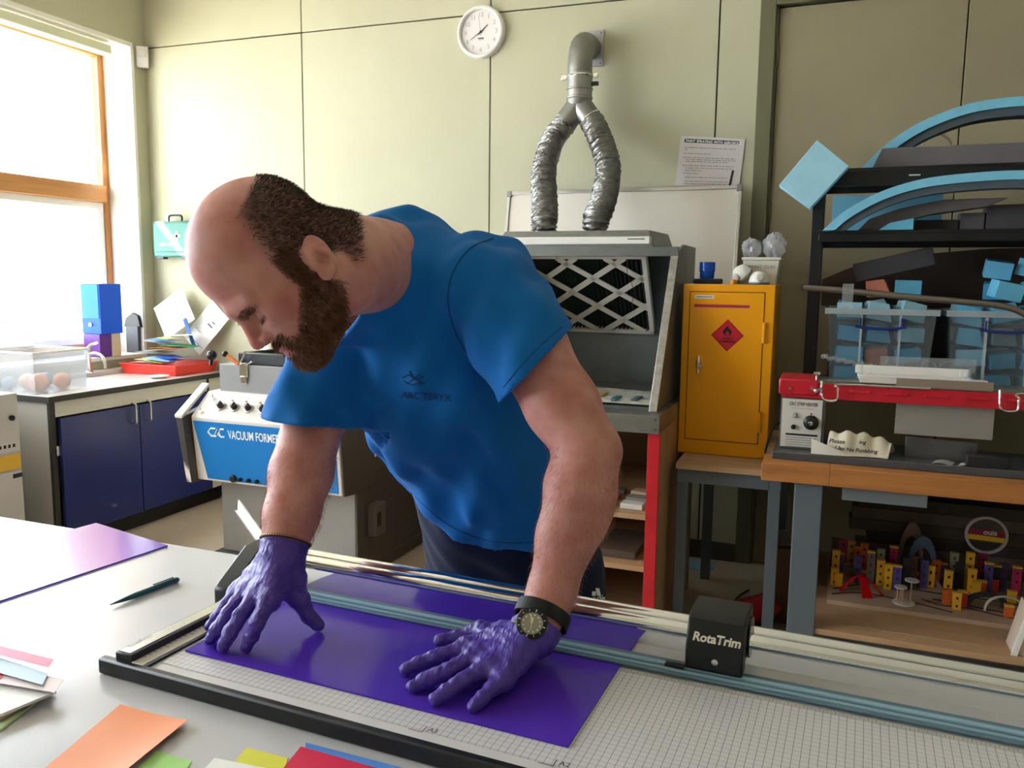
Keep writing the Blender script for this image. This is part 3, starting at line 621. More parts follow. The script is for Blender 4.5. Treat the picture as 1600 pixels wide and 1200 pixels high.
# ================================================================== back wall: clock, flue, spray booth, yellow cabinet
ck = thing('wall_clock', (-1.893,4.40,2.735), 'round white wall clock with black hands high on the back wall', 'clock')
cc = Vector((-1.893,4.398,2.876)); 
MB().lathe([(.143,0),(.143,.02),(.138,.032),(.128,.036),(.121,.030),(.119,.018)], cc, -Y3, 48, cap=False).build('rim', white_plastic, ck)
MB().lathe([(.001,.0),(.122,.0),(.122,.016),(.001,.016)], cc, -Y3, 40, cap=False).build('face', mat('clock_face','e9e4e4',.5), ck)
fy = cc.y-.0165
for h in range(1,13):
    a = math.radians(90-30*h); p = cc + Vector((.094*math.cos(a),0,.094*math.sin(a))); p.y = fy
    text(str(h), .034, p-Z3*.012, X3, Z3, mat('numeral_grey','a9a5a4',.5), 'numeral', ck, align='CENTER')
def hand(ang, l, wd, b=.02, lift=.0):
    a = math.radians(90-ang); d = Vector((math.cos(a),0,math.sin(a))); n = Vector((-math.sin(a),0,math.cos(a))); o = Vector((cc.x,fy-.003-lift,cc.z))
    return MB().hexa([o-d*b-n*wd,o+d*l-n*wd*.5,o+d*l+n*wd*.5,o-d*b+n*wd]+[q-Y3*.001 for q in (o-d*b-n*wd,o+d*l-n*wd*.5,o+d*l+n*wd*.5,o-d*b+n*wd)])
hand(50,.055,.0030).build('hour_hand', ink, ck); hand(238,.072,.0024,lift=.0015).build('minute_hand', ink, ck); hand(352,.085,.0008,lift=.003).build('second_hand', mat('hand_grey','555355',.5), ck)
MB().box(cc.x-.018,cc.x+.018,fy-.0008,fy,cc.z-.036,cc.z-.031).box(cc.x-.014,cc.x+.016,fy-.0008,fy,cc.z-.042,cc.z-.0405).build('maker_mark', ink, ck)
MB().lathe([(.0001,0),(.006,0),(.006,.007),(.0001,.007)], (cc.x,fy,cc.z), -Y3, 12, cap=False).build('hub', ink, ck)
MB().lathe([(.1195,.0),(.08,.004),(.04,.0055),(.0005,.006)], (cc.x,cc.y-.024,cc.z), -Y3, 40, cap=False).build('lens', clear_mat('clock_glass','ffffff',rough=.02), ck)

# flue: wall plate, elbow, collar, Y-piece and two flexible hoses down to the booth
galv = mat('galvanised','8e8c88',.42,.75,var=.14,vs=14)
fl = thing('extraction_duct', (-1.25,4.40,2.60), 'grey extraction duct splitting into two flexible hoses above the spray booth', 'duct')
MB().box(-1.325,-1.185,4.390,4.3985,2.64,2.825).build('wall_plate', mat('plate_grey','b1aeb4',.4,.5), fl, .002)
for x in (-1.20,-1.31):
    for z in (2.655,2.81): MB().lathe([(.005,0),(.004,.003)], (x,4.392,z), -Y3, 10).build('screw', mat('hinge_metal','7c745c',.4,.8), fl)
ex, ez = -1.262, 2.735; R_ = .062; DYC = 4.22
elb = smoothpath([(ex,4.392,ez),(ex,4.34,ez),(ex,4.275,ez-.015),(ex,4.235,ez-.055),(ex,DYC,ez-.12),(ex,DYC,ez-.17)],6)
MB().tube(elb, .064, 28).build('elbow', galv, fl)
sm = [p+(Vector((-.064,0,0))) for p in elb]
MB().tube(sm, .0035, 6).build('elbow_seam', galv, fl)
MB().lathe([(.066,0),(.070,.004),(.070,.010),(.066,.014),(.066,.045),(.070,.048),(.070,.054),(.066,.058),(.066,.13)], (ex,DYC,ez-.30), Z3, 28).build('collar', mat('collar_grey','a7a5a1',.35,.8,var=.1,vs=20), fl)
MB().tube([Vector((ex,DYC,ez-.185))+Vector((.069*math.cos(a),.069*math.sin(a),0)) for a in [i*math.pi/12 for i in range(24)]], .006, 6, closed=True).build('clamp_ring', chrome, fl)
for s_ in (-1,1): MB().box(ex+s_*.085-.014, ex+s_*.085+.014, DYC-.012, DYC+.012, ez-.198, ez-.172).build('clamp_ear', chrome, fl, .003)
MB().box(ex+.065, ex+.10, DYC-.01, DYC+.01, ez-.235, ez-.215).build('bracket', blackplastic, fl, .002)
yz = ez-.30
MB().tube([(ex,DYC,yz+.01),(ex,DYC,yz-.03)], .066, 24).tube([(ex,DYC,yz-.02),(ex-.075,DYC-.01,yz-.12)], .060, 20).tube([(ex,DYC,yz-.02),(ex+.075,DYC-.01,yz-.12)], .060, 20).build('y_piece', galv, fl)
def hose(pts, name):
    P = smoothpath(pts, 26); rs = []; L = 0; prev = P[0]
    for p in P:
        L += (p-prev).length; prev = p
        rs.append(.0595 + .006*math.sin(L*2*math.pi/.022) + .0015*math.sin(L*191))
    # resample finely so the ridges show
    Q = []; RR = []; acc = 0
    for i in range(len(P)-1):
        n = max(1, int((P[i+1]-P[i]).length/.0035))
        for k in range(n):
            q = P[i].lerp(P[i+1], k/n); Q.append(q)
    d = 0
    for i,q in enumerate(Q):
        if i: d += (q-Q[i-1]).length
        RR.append(.057 + .0065*math.sin(d*2*math.pi/.022) + .0016*math.sin(d*163))
    m = mat('foil_hose','8f8d8b',.28,.9,var=.3,vs=45,bump=.9,bs=70,dist=.006,stretch=(1,1,2.2))
    mb = MB().tube(Q, RR, 22); rn = random.Random(5); 
    mb.v = [tuple(Vector(v)+Vector((rn.gauss(0,.0022),rn.gauss(0,.0022),rn.gauss(0,.0022)))) for v in mb.v]
    return mb.build(name, m, fl, smooth=60)
HY = 3.72
hl = [(ex-.075,DYC-.01,yz-.12), py(862,222,4.12), py(850,270,4.0), py(851,318,3.82), Vector((py(850,362,HY).x,HY+.005,1.79)), Vector((py(850,362,HY).x,HY,1.7300))]
hr = [(ex+.075,DYC-.01,yz-.12), py(935,210,4.12), py(950,260,4.0), py(943,312,3.82), Vector((py(931,362,HY).x,HY+.005,1.79)), Vector((py(930,362,HY).x,HY,1.7300))]
hose(hl, 'flexible_hose'); hose(hr, 'flexible_hose')
MB().tube([Vector((ex+.062,DYC-.01,yz-.10))+q for q in [Vector((.062*math.cos(a)*.8,.062*math.sin(a),-.062*math.cos(a)*-.6)) for a in [i*math.pi/10 for i in range(20)]]], .004, 6, closed=True).build('hose_clip', chrome, fl)

# whiteboard leaning behind the booth, notice above it
wbd = thing('whiteboard', (-1.05,4.25,.785), 'blank whiteboard with aluminium frame leaning on the back wall behind the spray booth', 'whiteboard')
n_ = Vector((0,-.985,.17)).normalized()
zb, yb, yt, ztp = .792, 4.115, 4.345, 1.985
def wp_(x, t, o=0): return Vector((x, yb+(yt-yb)*t, zb+(ztp-zb)*t)) + n_*o
def slab(x0,x1,t0,t1,o0,o1): return MB().hexa([wp_(x0,t0,o0),wp_(x1,t0,o0),wp_(x1,t0,o1),wp_(x0,t0,o1),wp_(x0,t1,o0),wp_(x1,t1,o0),wp_(x1,t1,o1),wp_(x0,t1,o1)])
X0b, X1b = -1.70, -.43
slab(X0b+.01,X1b-.01,.01,.99,0,.012).build('panel', mat('board_white','e2dad0',.25), wbd)
alf = mat('alu_frame','c4c2c0',.35,.9)
slab(X0b,X1b,.985,1,-.002,.02).build('frame_rail', alf, wbd, .002); slab(X0b,X1b,0,.015,-.002,.02).build('frame_rail', alf, wbd, .002)
slab(X0b,X0b+.018,.015,.985,-.002,.02).build('frame_stile', alf, wbd, .002); slab(X1b-.018,X1b,.015,.985,-.002,.02).build('frame_stile', alf, wbd, .002)
for x in (X0b-.002, X1b-.026):
    slab(x,x+.028,.975,1.003,-.004,.023).build('corner_cap', mat('cap_grey','8d8b8b',.5), wbd, .003)
q = [py(1064,212,4.392),py(1164,217,4.392),py(1155,292,4.392),py(1055,290,4.392)]
nt_ = thing('wall_notice', q[3], 'laminated typed notice fixed to the wall above the whiteboard', 'notice')
def nq(u,v,dy=0): 
    p = (q[0]*(1-u)+q[1]*u)*(1-v) + (q[3]*(1-u)+q[2]*u)*v; return p - Y3*dy
MB().hexa([nq(0,1,-.002),nq(1,1,-.002),nq(1,1,.0),nq(0,1,.0),nq(0,0,-.002),nq(1,0,-.002),nq(1,0,.0),nq(0,0,.0)]).build('sheet', mat('laminated_paper','d8cfd2',.25), nt_)
ux_ = (q[1]-q[0]).normalized(); uy_ = (q[0]-q[3]).normalized()
mb = MB(); mb.add([nq(.08,.055,.001),nq(.91,.055,.001),nq(.93,.095,.001),nq(.91,.13,.001),nq(.08,.13,.001),nq(.06,.095,.001)], [tuple(range(6))]); mb.build('title_bar', ink, nt_, fix=False)
text('PAINT SPRAYING WITH AEROSOLS', .0175, nq(.09,.118,.0012), ux_, uy_, mat('print_white','f2f4f2',.5), 'title', nt_, sx=1.02, bold=.0004)
rnl = random.Random(8)
def rule(u0, u1, v, h=.012):     # an illegible line of type, as short word-length marks
    mb = MB(); u = u0
    while u < u1:
        e = min(u1, u+rnl.uniform(.03,.10)); mb.add([nq(u,v+h,.0006),nq(e,v+h,.0006),nq(e,v,.0006),nq(u,v,.0006)], [(0,1,2,3)]); u = e+.014
    mb.build('text_line', mat('type_grey','7a7474',.6), nt_, fix=False)
for u0,u1,v in ((.08,.88,.22),(.08,.13,.26),(.08,.50,.34),(.12,.90,.42),(.12,.90,.46),(.12,.78,.50),(.12,.88,.58),(.12,.86,.63),(.12,.40,.68),(.10,.36,.74),(.14,.80,.82),(.14,.82,.90),(.14,.84,.95)): rule(u0,u1,v)
for v in (.42,.58): MB().add([nq(.085,v+.016,.0006),nq(.105,v+.016,.0006),nq(.105,v,.0006),nq(.085,v,.0006)], [(0,1,2,3)]).build('bullet', ink, nt_, fix=False)
MB().add([nq(.86,.66,.001),nq(.895,.66,.001),nq(.87,.99,.001),nq(.835,.99,.001)], [(3,2,1,0)]).build('black_mark', ink, nt_, fix=False)

# spray booth
booth = mat('booth_steel','7f8180',.38,.75,var=.18,vs=5,bump=.03,bs=40)
boothin = mat('booth_inside','5a605c',.42,.55,var=.25,vs=4,col2='76797c')
bt = thing('spray_booth', (-1.0,3.5,1.0), 'sheet metal spray booth with a diamond lattice filter, below the twin hoses', 'spray booth')
BX0, BX1 = -1.44, -.588
side = [(3.09,1.001),(3.455,1.622),(3.60,1.66),(3.92,1.66),(3.92,1.001)]
for x in (BX0, BX1-.012): MB().prism(side, (x,0,0), Y3, Z3, X3*.012).build('side_panel', booth, bt, .002)
# light turned front edges of the sides
for x in (BX0, BX1-.03):
    e = [(3.084,1.001),(3.449,1.622),(3.458,1.622),(3.094,1.001)]
    MB().prism(e, (x,0,0), Y3, Z3, X3*.032).build('edge_flange', mat('edge_steel','a3a19c',.35,.8,var=.2,vs=30), bt, .002)
MB().box(BX0+.012, BX1-.012, 3.11, 3.90, 1.001, 1.012).build('booth_floor', boothin, bt)
MB().box(BX0+.012, BX1-.012, 3.86, 3.875, 1.012, 1.66).build('back_panel', boothin, bt)
MB().box(BX0, BX1+.001, 3.44, 3.462, 1.605, 1.645).build('front_header', booth, bt, .002)
MB().hexa([(BX0-.0,3.52,1.655),(-.715,3.52,1.655),(-.69,3.90,1.655),(BX0,3.90,1.655),(BX0+.03,3.56,1.722),(-.735,3.56,1.722),(-.715,3.90,1.722),(BX0+.03,3.90,1.722)]).build('hood', booth, bt, .003)
MB().box(BX0, -.70, 3.462, 3.60, 1.645, 1.656).build('hood_ledge', booth, bt)
MB().box(-1.42,-.715,3.47,3.515,1.657,1.690).build('light_batten', mat('batten_white','e8e4df',.4), bt, .003)
MB().box(-.81,-.735,3.4690,3.4696,1.677,1.681).build('batten_mark', ink, bt)
# filter with pleats and white lattice
fA, fB = Vector((0,3.575,1.61)), Vector((0,3.83,1.252)); fd = (fA-fB); fl_ = fd.length; fd.normalize(); fnn = X3.cross(fd)
FX0, FX1 = -1.425, -.752
pl = MB(); npl = 34
for i in range(npl):
    x0 = FX0+(FX1-FX0)*i/npl; x1 = FX0+(FX1-FX0)*(i+1)/npl; xm = (x0+x1)/2
    P = [fB+X3*x0-fnn*.035, fB+X3*xm-fnn*.006, fB+X3*x1-fnn*.035]; T = [p+fd*fl_ for p in P]
    pl.add(P+T, [(0,1,4,3),(1,2,5,4)])
pl.build('pleated_media', mat('pleat_dark','4a4640',.85,var=.35,vs=7,col2='23443a'), bt, fix=False, smooth=0)
MB().hexa([fB+X3*FX0-fnn*.036,fB+X3*FX1-fnn*.036,fB+X3*FX1-fnn*.042,fB+X3*FX0-fnn*.042,fA+X3*FX0-fnn*.036,fA+X3*FX1-fnn*.036,fA+X3*FX1-fnn*.042,fA+X3*FX0-fnn*.042]).build('filter_back', mat('filter_back','1e1c1a',.9), bt)
card_w = mat('lattice_card','d9d0c6',.6,var=.05,vs=9)
def fp(x, t, o=0): return fB + X3*x + fd*t + fnn*o
def fbar(x0,t0,x1,t1,wd,o0=-.004,o1=0.):
    d = Vector((x1-x0,t1-t0)).normalized(); n = Vector((-d.y,d.x))*wd/2
    c = [(x0-n.x,t0-n.y),(x1-n.x,t1-n.y),(x1+n.x,t1+n.y),(x0+n.x,t0+n.y)]
    return MB().hexa([fp(*p,o0) for p in c]+[fp(*p,o1) for p in c])
fbar(FX0,.008,FX1,.008,.016,-.036,.001).build('filter_frame', card_w, bt); fbar(FX0,fl_-.008,FX1,fl_-.008,.016,-.036,.001).build('filter_frame', card_w, bt)
fbar(FX1-.010,0,FX1-.010,fl_,.020,-.036,.001).build('filter_frame', card_w, bt); fbar(FX0+.010,0,FX0+.010,fl_,.020,-.036,.001).build('filter_frame', card_w, bt)
def clipbar(x0,t0,sx,st):     # diagonal through (x0,t0) clipped to the filter rectangle
    ts = []
    lo, hi = -9, 9
    for (p,d,a,b) in ((x0,sx,FX0+.015,FX1-.015),(t0,st,.012,fl_-.012)):
        u,v = sorted(((a-p)/d,(b-p)/d)); lo = max(lo,u); hi = min(hi,v)
    if hi-lo > .04: fbar(x0+sx*lo,t0+st*lo,x0+sx*hi,t0+st*hi,.026,-.005,.0).build('lattice_bar', card_w, bt)
pitch = .225; slope = .70
for k in range(-4,9):
    clipbar(FX1-.03-k*pitch, fl_*.72, 1, slope); clipbar(FX1-.03-k*pitch, fl_*.72, 1, -slope)
MB().tube(smoothpath([fp(-.83,fl_*.98,.01),fp(-.84,fl_*.8,.012),fp(-.82,fl_*.6,.012),fp(-.84,fl_*.4,.012),fp(-.83,fl_*.33,.012)],5), .0015, 5).build('hook_wire', mat('rusty_wire','4d4238',.5,.6), bt)
MB().tube([fp(-1.16,fl_*1.01,.006),fp(-1.16,fl_*.96,.008),fp(-1.155,fl_*.94,.012)], .002, 5).build('hook', chrome, bt)
# inside: paint-spotted newspaper lying on the booth floor
np_ = tag(MB().sheet(lambda a,b: Vector((-1.40+.78*a, 3.13+.42*b, 1.0175+.004*math.sin(a*9)*math.sin(b*5)+.002)), 14, 8, .0012).build('newspaper', mat('news_print','c9c3b4',.7,vs=24,col2='8c9692')), 'paint spotted newspaper covering the spray booth floor', 'newspaper')
for i,(x,y,c,n) in enumerate(((-.78,3.22,'3f6672','teal'),(-.70,3.24,'33505c','dark teal'),(-.86,3.30,'b88a4a','ochre'))):
    tag(MB().box(x-.012,x+.012,y-.06,y+.06,1.0255,1.030).build('test_strip', mat('strip_'+c,c,.5)), '%s painted test strip lying on the newspaper in the spray booth' % n, 'strip')

# base unit under the booth
mdf = wood_mat('mdf','a98562','b8936c',.6,'X',4)
mdfz = wood_mat('mdf_upright','a17c58','b18a63',.6,'Z',4)
bu = thing('booth_base_unit', (-1.0,3.5,0), 'open shelved base unit with red front edges under the spray booth', 'shelf unit')
MB().box(-1.50,-.558,3.0,3.94,.93,1.0).build('metal_top', mat('worn_steel','8b8884',.4,.8,var=.2,vs=8), bu, .003)
for z in (.945,.985):
    for x in (-.575,): MB().lathe([(.006,0),(.005,.004)], (x,3.0,z), -Y3, 10).build('screw', mat('hinge_metal','7c745c',.4,.8), bu)
for x in (-1.49,-.605): MB().box(x,x+.045,3.045,3.92,0,.93).build('side_panel', mdfz, bu, .001)
redpaint = mat('red_paint','c3202b',.35,var=.12,vs=10)
for x in (-1.49,-.605): MB().box(x-.001,x+.044,3.028,3.045,0,.93).build('front_edge', redpaint, bu, .001)
for z in (.575,.365,.05): MB().box(-1.445,-.606,3.06,3.90,z,z+.022).build('shelf', mdf, bu, .001)
MB().box(-1.445,-.606,3.90,3.915,.0,.93).build('back_board', mat('back_board','8a7058',.7), bu)
rn = random.Random(11)
for i in range(9):
    x, y = -.68-.12*(i%3), 3.14+.10*(i//3); zb_ = .5975
    nm = ['white','cream','brown','grey','rust brown','pale grey','beige','dark grey','tan'][i]; ch = ['d6cfc6','cbbfa8','6f4a36','8f8a86','8a4b38','bdb6ad','c4a989','5a5450','a98b6a'][i]
    R = Euler((0,0,rn.uniform(-.3,.3))).to_matrix()
    o = MB().obox((x,y,zb_+.0115), (.09,.06,.022), M=R).build('offcut', mat('offcut_'+ch,ch,.7), bevel=.002)
    tag(o, '%s wood or card off-cut on the upper shelf under the spray booth' % nm, 'off-cut', 'off-cuts on the booth shelf')
tag(MB().box(-.82,-.66,3.12,3.42,.388,.418).build('timber_plank', mat('dark_plank','5b4b3f',.7), bevel=.002), 'dark plank lying on the middle shelf under the booth', 'plank')

# grey steel bench with plywood top, yellow flammables cabinet on it
steelgrey = mat('bench_grey','5f686e',.42)
gb = thing('steel_bench', (-.36,3.65,0), 'small grey steel bench with a plywood top under the yellow cabinet', 'bench')
ply = wood_mat('ply_top','bd9f7c','ad8a64',.55,'X',4)
GX0, GX1 = -.528, -.12
MB().box(GX0, GX1, 3.215, 4.14, .757, .782).build('bench_top', ply, gb, .002)
MB().box(GX0+.045,GX1-.045,3.235,3.275,.70,.757).box(GX0+.045,GX1-.045,4.07,4.11,.70,.757).box(GX0+.005,GX0+.045,3.275,4.07,.70,.757).box(GX1-.045,GX1-.005,3.275,4.07,.70,.757).build('top_frame', steelgrey, gb, .002)
for x in (GX0+.005, GX1-.05):
    for y in (3.235,4.065): MB().box(x,x+.045,y,y+.045,0,.757 if 0 else .70).build('leg', steelgrey, gb, .002)
for x in (GX0+.005, GX1-.05):
    for y in (3.235,4.065): MB().box(x,x+.045,y,y+.045,.70,.757).build('leg_top', steelgrey, gb)
yel = mat('cabinet_yellow','f0a207',.34)
yc = thing('flammables_cabinet', (-.38,3.62,.782), 'bright yellow metal cabinet with red flammable warning diamond on its door', 'cabinet')
YX0, YX1, YF, YZ0, YZ1 = -.556, -.193, 3.42, .783, 1.492
MB().box(YX0, YX1, YF, 3.86, YZ0, YZ1).build('body', yel, yc, .003)
dx0, dx1, dz0, dz1 = YX0+.030, YX1-.040, YZ0+.062, YZ1-.033
MB().box(dx0-.003, dx1+.003, YF-.0005, YF+.002, dz0-.003, dz1+.003).build('door_gap', mat('gap_dark','3a2404',.8), yc)
dr = MB().box(dx0, dx1, YF-.003, YF+.001, dz0, dz1).build('door', yel, yc, .001)
dy = YF-.003
hc = Vector((YX0+.185, dy, 1.285)); s = .066
redl = mat('hazard_red','c9202f',.4)
MB().prism([(0,-s),(s,0),(0,s),(-s,0)], hc, X3, Z3, -Y3*.0006).build('hazard_diamond', redl, dr)
mb = MB(); 
for r0,r1 in ((s*.93,s*.90),):
    o4 = [(0,-r0),(r0,0),(0,r0),(-r0,0),(0,-r0)]; i4 = [(0,-r1),(r1,0),(0,r1),(-r1,0),(0,-r1)]
    mb.strip(o4,i4,hc-Y3*.0007,X3,Z3,-Y3*.0003)
mb.build('diamond_border', ink, dr)
MB().prism([(-.018,.010),(-.012,.004),(.012,.004),(.018,.012),(.017,.022),(.012,.017),(.011,.030),(.004,.024),(.001,.042),(-.006,.030),(-.010,.034),(-.012,.020),(-.017,.024)], hc, X3, Z3, -Y3*.001).build('flame_symbol', ink, dr)
MB().prism([(-.005,.006),(.005,.006),(.008,.013),(.002,.012),(.0,.021),(-.006,.012)], hc-Y3*.0008, X3, Z3, -Y3*.0005).build('flame_heart', redl, dr)
MB().box(hc.x-.016,hc.x+.016,dy-.001,dy,hc.z-.002,hc.z).build('flame_base', ink, dr)
text('HIGHLY', .0115, hc+Vector((0,-.0008,-.017)), X3, Z3, ink, 'warning_text', dr, align='CENTER', bold=.0004)
text('FLAMMABLE', .0115, hc+Vector((0,-.0008,-.029)), X3, Z3, ink, 'warning_text', dr, align='CENTER', bold=.0004)
MB().box(dx0+.018,dx0+.096,dy-.0006,dy,dz1-.026,dz1-.012).build('white_label', mat('white_label','d7d4d4',.5), dr)
MB().box(dx0+.024,dx0+.088,dy-.0012,dy-.0006,dz1-.0205,dz1-.0175).build('label_mark', mat('type_grey2','4a4646',.6), dr)
MB().box(dx0+.016,dx1-.055,dy-.0006,dy,dz1-.062,dz1-.049).build('red_strip', mat('strip_red','c23a4c',.5), dr)
MB().box(dx0+.024,dx1-.065,dy-.0012,dy-.0006,dz1-.0565,dz1-.0545).build('strip_mark', mat('strip_dark','5a1420',.6), dr)
hx, hz = dx0+.045, 1.165
MB().lathe([(.012,0),(.012,.016),(.009,.02)], (hx+.006,dy,hz), -Y3, 16).build('lock_boss', chrome, dr)
MB().tube(smoothpath([(hx,dy-.022,hz+.032),(hx,dy-.028,hz+.01),(hx,dy-.026,hz-.015),(hx,dy-.020,hz-.036)],5), [.0075]*5+[.0085]*6+[.0065]*5, 10).build('handle', chrome, dr)
for z in (1.30, .935): MB().cyl((dx1+.005,YF-.006,z-.042),(dx1+.005,YF-.006,z+.042),.0075,n=12).build('hinge', yel, yc)

# ---- on top of the yellow cabinet
TOP = YZ1+.0006
bc = Vector((-.478,3.50,TOP+.013))
p = tag(MB().obox((-.47,3.50,TOP+.011),(.12,.09,.022),(0,0,.15)).build('black_pouch', mat('black_cloth','1d1c20',.8), bevel=.006), 'flat black pouch on the yellow cabinet under the blue cup', 'pouch')
bl_ = thing('blue_cup', (-.475,3.51,TOP+.0225), 'translucent blue plastic cup standing on the black pouch', 'cup')
bcm = clear_mat('blue_clear','2f7be0',opac=.6,dcol='1d62cf',rough=.08)
MB().lathe([(.027,0),(.029,.004),(.030,.03),(.032,.032),(.032,.068),(.030,.068),(.028,.006),(.001,.005)], (-.475,3.51,TOP+.0225), n=28, cap=False).build('cup_wall', bcm, bl_)
MB().lathe([(.0325,.030),(.0335,.032),(.0325,.034)], (-.475,3.51,TOP+.0225), n=28, cap=False).build('cup_band', bcm, bl_)
def respirator(loc, rz, tilt, label):
    L = Vector(loc); M_ = Matrix.Rotation(rz,3,'Z') @ Matrix.Rotation(tilt,3,'Y')
    r = thing('respirator_mask', loc, label, 'respirator', 'respirator masks')
    T = lambda mb: setattr(mb,'v',[tuple(L + M_ @ Vector(v)) for v in mb.v]) or mb
    T(MB().lathe([(.038,0),(.040,.012),(.034,.03),(.022,.045),(.010,.05),(.0005,.051)], (0,0,.002), n=24)).build('shell', white_plastic, r)
    T(MB().lathe([(.040,-.0),(.043,.003),(.041,.008)], (0,0,.0), n=24)).build('face_seal', mat('seal_grey','6d747c',.5), r)
    for a in (.6,3.7): T(MB().lathe([(.016,0),(.016,.012),(.012,.016)], (.03*math.cos(a),.03*math.sin(a),.024), (math.cos(a),math.sin(a),.3), 16)).build('filter_cap', mat('mask_grey','c4c0bb',.4), r)
    return r
respirator((-.322,3.50,TOP+.03), .4, -.75, 'white respirator mask lying tipped on its side beside the blue cup')
tag(MB().lathe([(.012,0),(.014,.006),(.013,.016),(.006,.02)], (-.36,3.455,TOP), n=16).build('valve_cap', mat('orange_cap','d98a1a',.4)), 'small orange valve cap in front of the tipped mask', 'cap')
tubm = mat('tub_white','dcd6cb',.35)
tb2 = thing('white_tub', (-.245,3.60,TOP), 'white plastic tub stuffed with clear bags on the yellow cabinet', 'tub')
V = []
for (hw,hd,z) in ((.060,.05,0),(.073,.062,.10),(.078,.067,.10),(.078,.067,.112),(.072,.060,.112),(.058,.048,.004)):
    V += [(-.262-hw,3.60-hd,TOP+z),(-.262+hw,3.60-hd,TOP+z),(-.262+hw,3.60+hd,TOP+z),(-.262-hw,3.60+hd,TOP+z)]
F = [(0,3,2,1)]+[(k*4+i,k*4+(i+1)%4,k*4+4+(i+1)%4,k*4+4+i) for k in range(5) for i in range(4)]+[(20,21,22,23)]
MB().add(V,F).build('tub_wall', tubm, tb2, .003)
text('PAINT GUN', .020, (-.312,3.60-.058,TOP+.066), X3, Vector((0,-.12,1)), mat('pencil','8a7a66',.6), 'lettering', tb2, lift=.004)
bagm = clear_mat('clear_bag','f3f2f4',opac=.30,dcol='eceaf0',rough=.12)
rn = random.Random(4)
for i,(x,y,z,r,sc) in enumerate(((-.306,3.595,.150,.046,(.9,.95,.9)),(-.216,3.60,.158,.052,(.9,.9,1.05)))):
    mb = MB().ball((x,y,TOP+z),r,26,sc); n0 = len(mb.v)
    V2 = []
    for v in mb.v:
        d = Vector(v)-Vector((x,y,TOP+z)); k = 1+.10*math.sin(d.x*150+i*2)*math.sin(d.z*120+d.y*90)+rn.gauss(0,.045)
        V2.append(tuple(Vector((x,y,TOP+z))+d*k))
    mb.v = V2
    tag(mb.build('plastic_bag', bagm, smooth=25), ['crumpled clear bag at the left of the white tub','bigger crumpled clear bag at the right of the white tub'][i], 'bag', 'clear bags in the white tub')
respirator((-.262,3.472,TOP+.001), 1.2, 0, 'small white respirator mask standing upright in front of the white tub')

# under the bench: cable, red folder, blue disc
tag(MB().tube(smoothpath([pz(1145,960,.006),pz(1148,940,.006),pz(1158,929,.006),pz(1170,922,.006)],6), .005, 8).build('power_cable', blackplastic), 'black cable curving over the floor under the grey bench', 'cable')
tag(MB().lathe([(.0005,0),(.075,0),(.075,.006),(.0005,.006)], pz(1094,884,.0), n=32, cap=False).build('foam_disc', mat('pale_blue_foam','7fb6cf',.7)), 'pale blue disc lying on the floor by the back wall', 'disc')
rp = pz(1205,985,.0)-X3*.06
tag(MB().prism([(-.11,0),(.02,0),(.03,.02),(.10,.10),(.02,.15),(-.09,.10)], rp, X3, Z3, Y3*.05).build('red_folder', mat('red_vinyl','b51524',.4), bevel=.004), 'folded red plastic piece on the floor under the steel bench', 'folder')
tag(MB().ball((rp.x+.02,rp.y-.10,.0355), .05, 14, (1.3,1,.7)).build('mouse_sander', blackplastic), 'rounded black tool on the floor beside the folded red piece', 'tool')
# ================================================================== right: workbench, strip heater, shelving, bins, model city
pine = wood_mat('pine_top','b9793f','9c6233',.5,'X',5,.08)
pinetop = wood_mat('pine_top_worn','b08d6c','8a6a4c',.6,'X',6,.12)
RBZ = .86
wbn = thing('workbench', (.6,3.25,0), 'heavy timber workbench on grey steel legs along the right wall side', 'workbench')
BXL, BXR, BYF, BYB = -.185, 1.75, 3.0, 3.53
k = 0
for (a,b) in ((BYF,BYF+.128),(BYF+.130,BYF+.262),(BYF+.264,BYF+.396),(BYF+.398,BYB)):
    for (x0,x1) in ((BXL,.045),(.0455,BXR)) if k == 0 else ((BXL,BXR),): MB().box(x0,x1,a,b,RBZ-.066,RBZ).build('plank', pine if k == 0 else pinetop, wbn, .002)
    k += 1
for x in (-.07, 1.55):
    for y in (3.02, 3.45): MB().box(x,x+.095,y,y+.08,0,RBZ-.067).build('leg', steelgrey, wbn, .003)
MB().box(-.02,1.645,3.10,3.95,.235,.258).build('lower_shelf', wood_mat('shelf_mdf','b58e6a','c09a75',.6,'X',4), wbn, .001)
MB().box(.025,1.55,3.028,3.10,.236,.257).build('shelf_lip', wood_mat('shelf_mdf','b58e6a','c09a75',.6,'X',4), wbn, .001)
MB().box(-.068,1.643,3.10,3.14,.20,.234).build('shelf_rail', steelgrey, wbn, .002)
MB().box(.09,.36,3.03,3.40,RBZ-.118,RBZ-.067).build('under_drawer', mat('drawer_grey','6f777c',.45), wbn, .003)
# junk timber stacked behind at low level
rn = random.Random(21)
for i in range(6):
    tag(MB().obox((.80,3.885+rn.uniform(-.006,.006),.2585+.026+i*.0525),(1.30-rn.uniform(0,.3),.10,.050),(0,0,rn.uniform(-.01,.01))).build('stacked_board', mat('old_board_%d'%(i%3),['5a4e44','6a5c51','4a423b'][i%3],.8,var=.15,vs=9)), ['bottom','second lowest','third lowest','third highest','second highest','topmost'][i]+' dark board of the stack behind the model city', 'board', 'old boards stacked behind the model city')
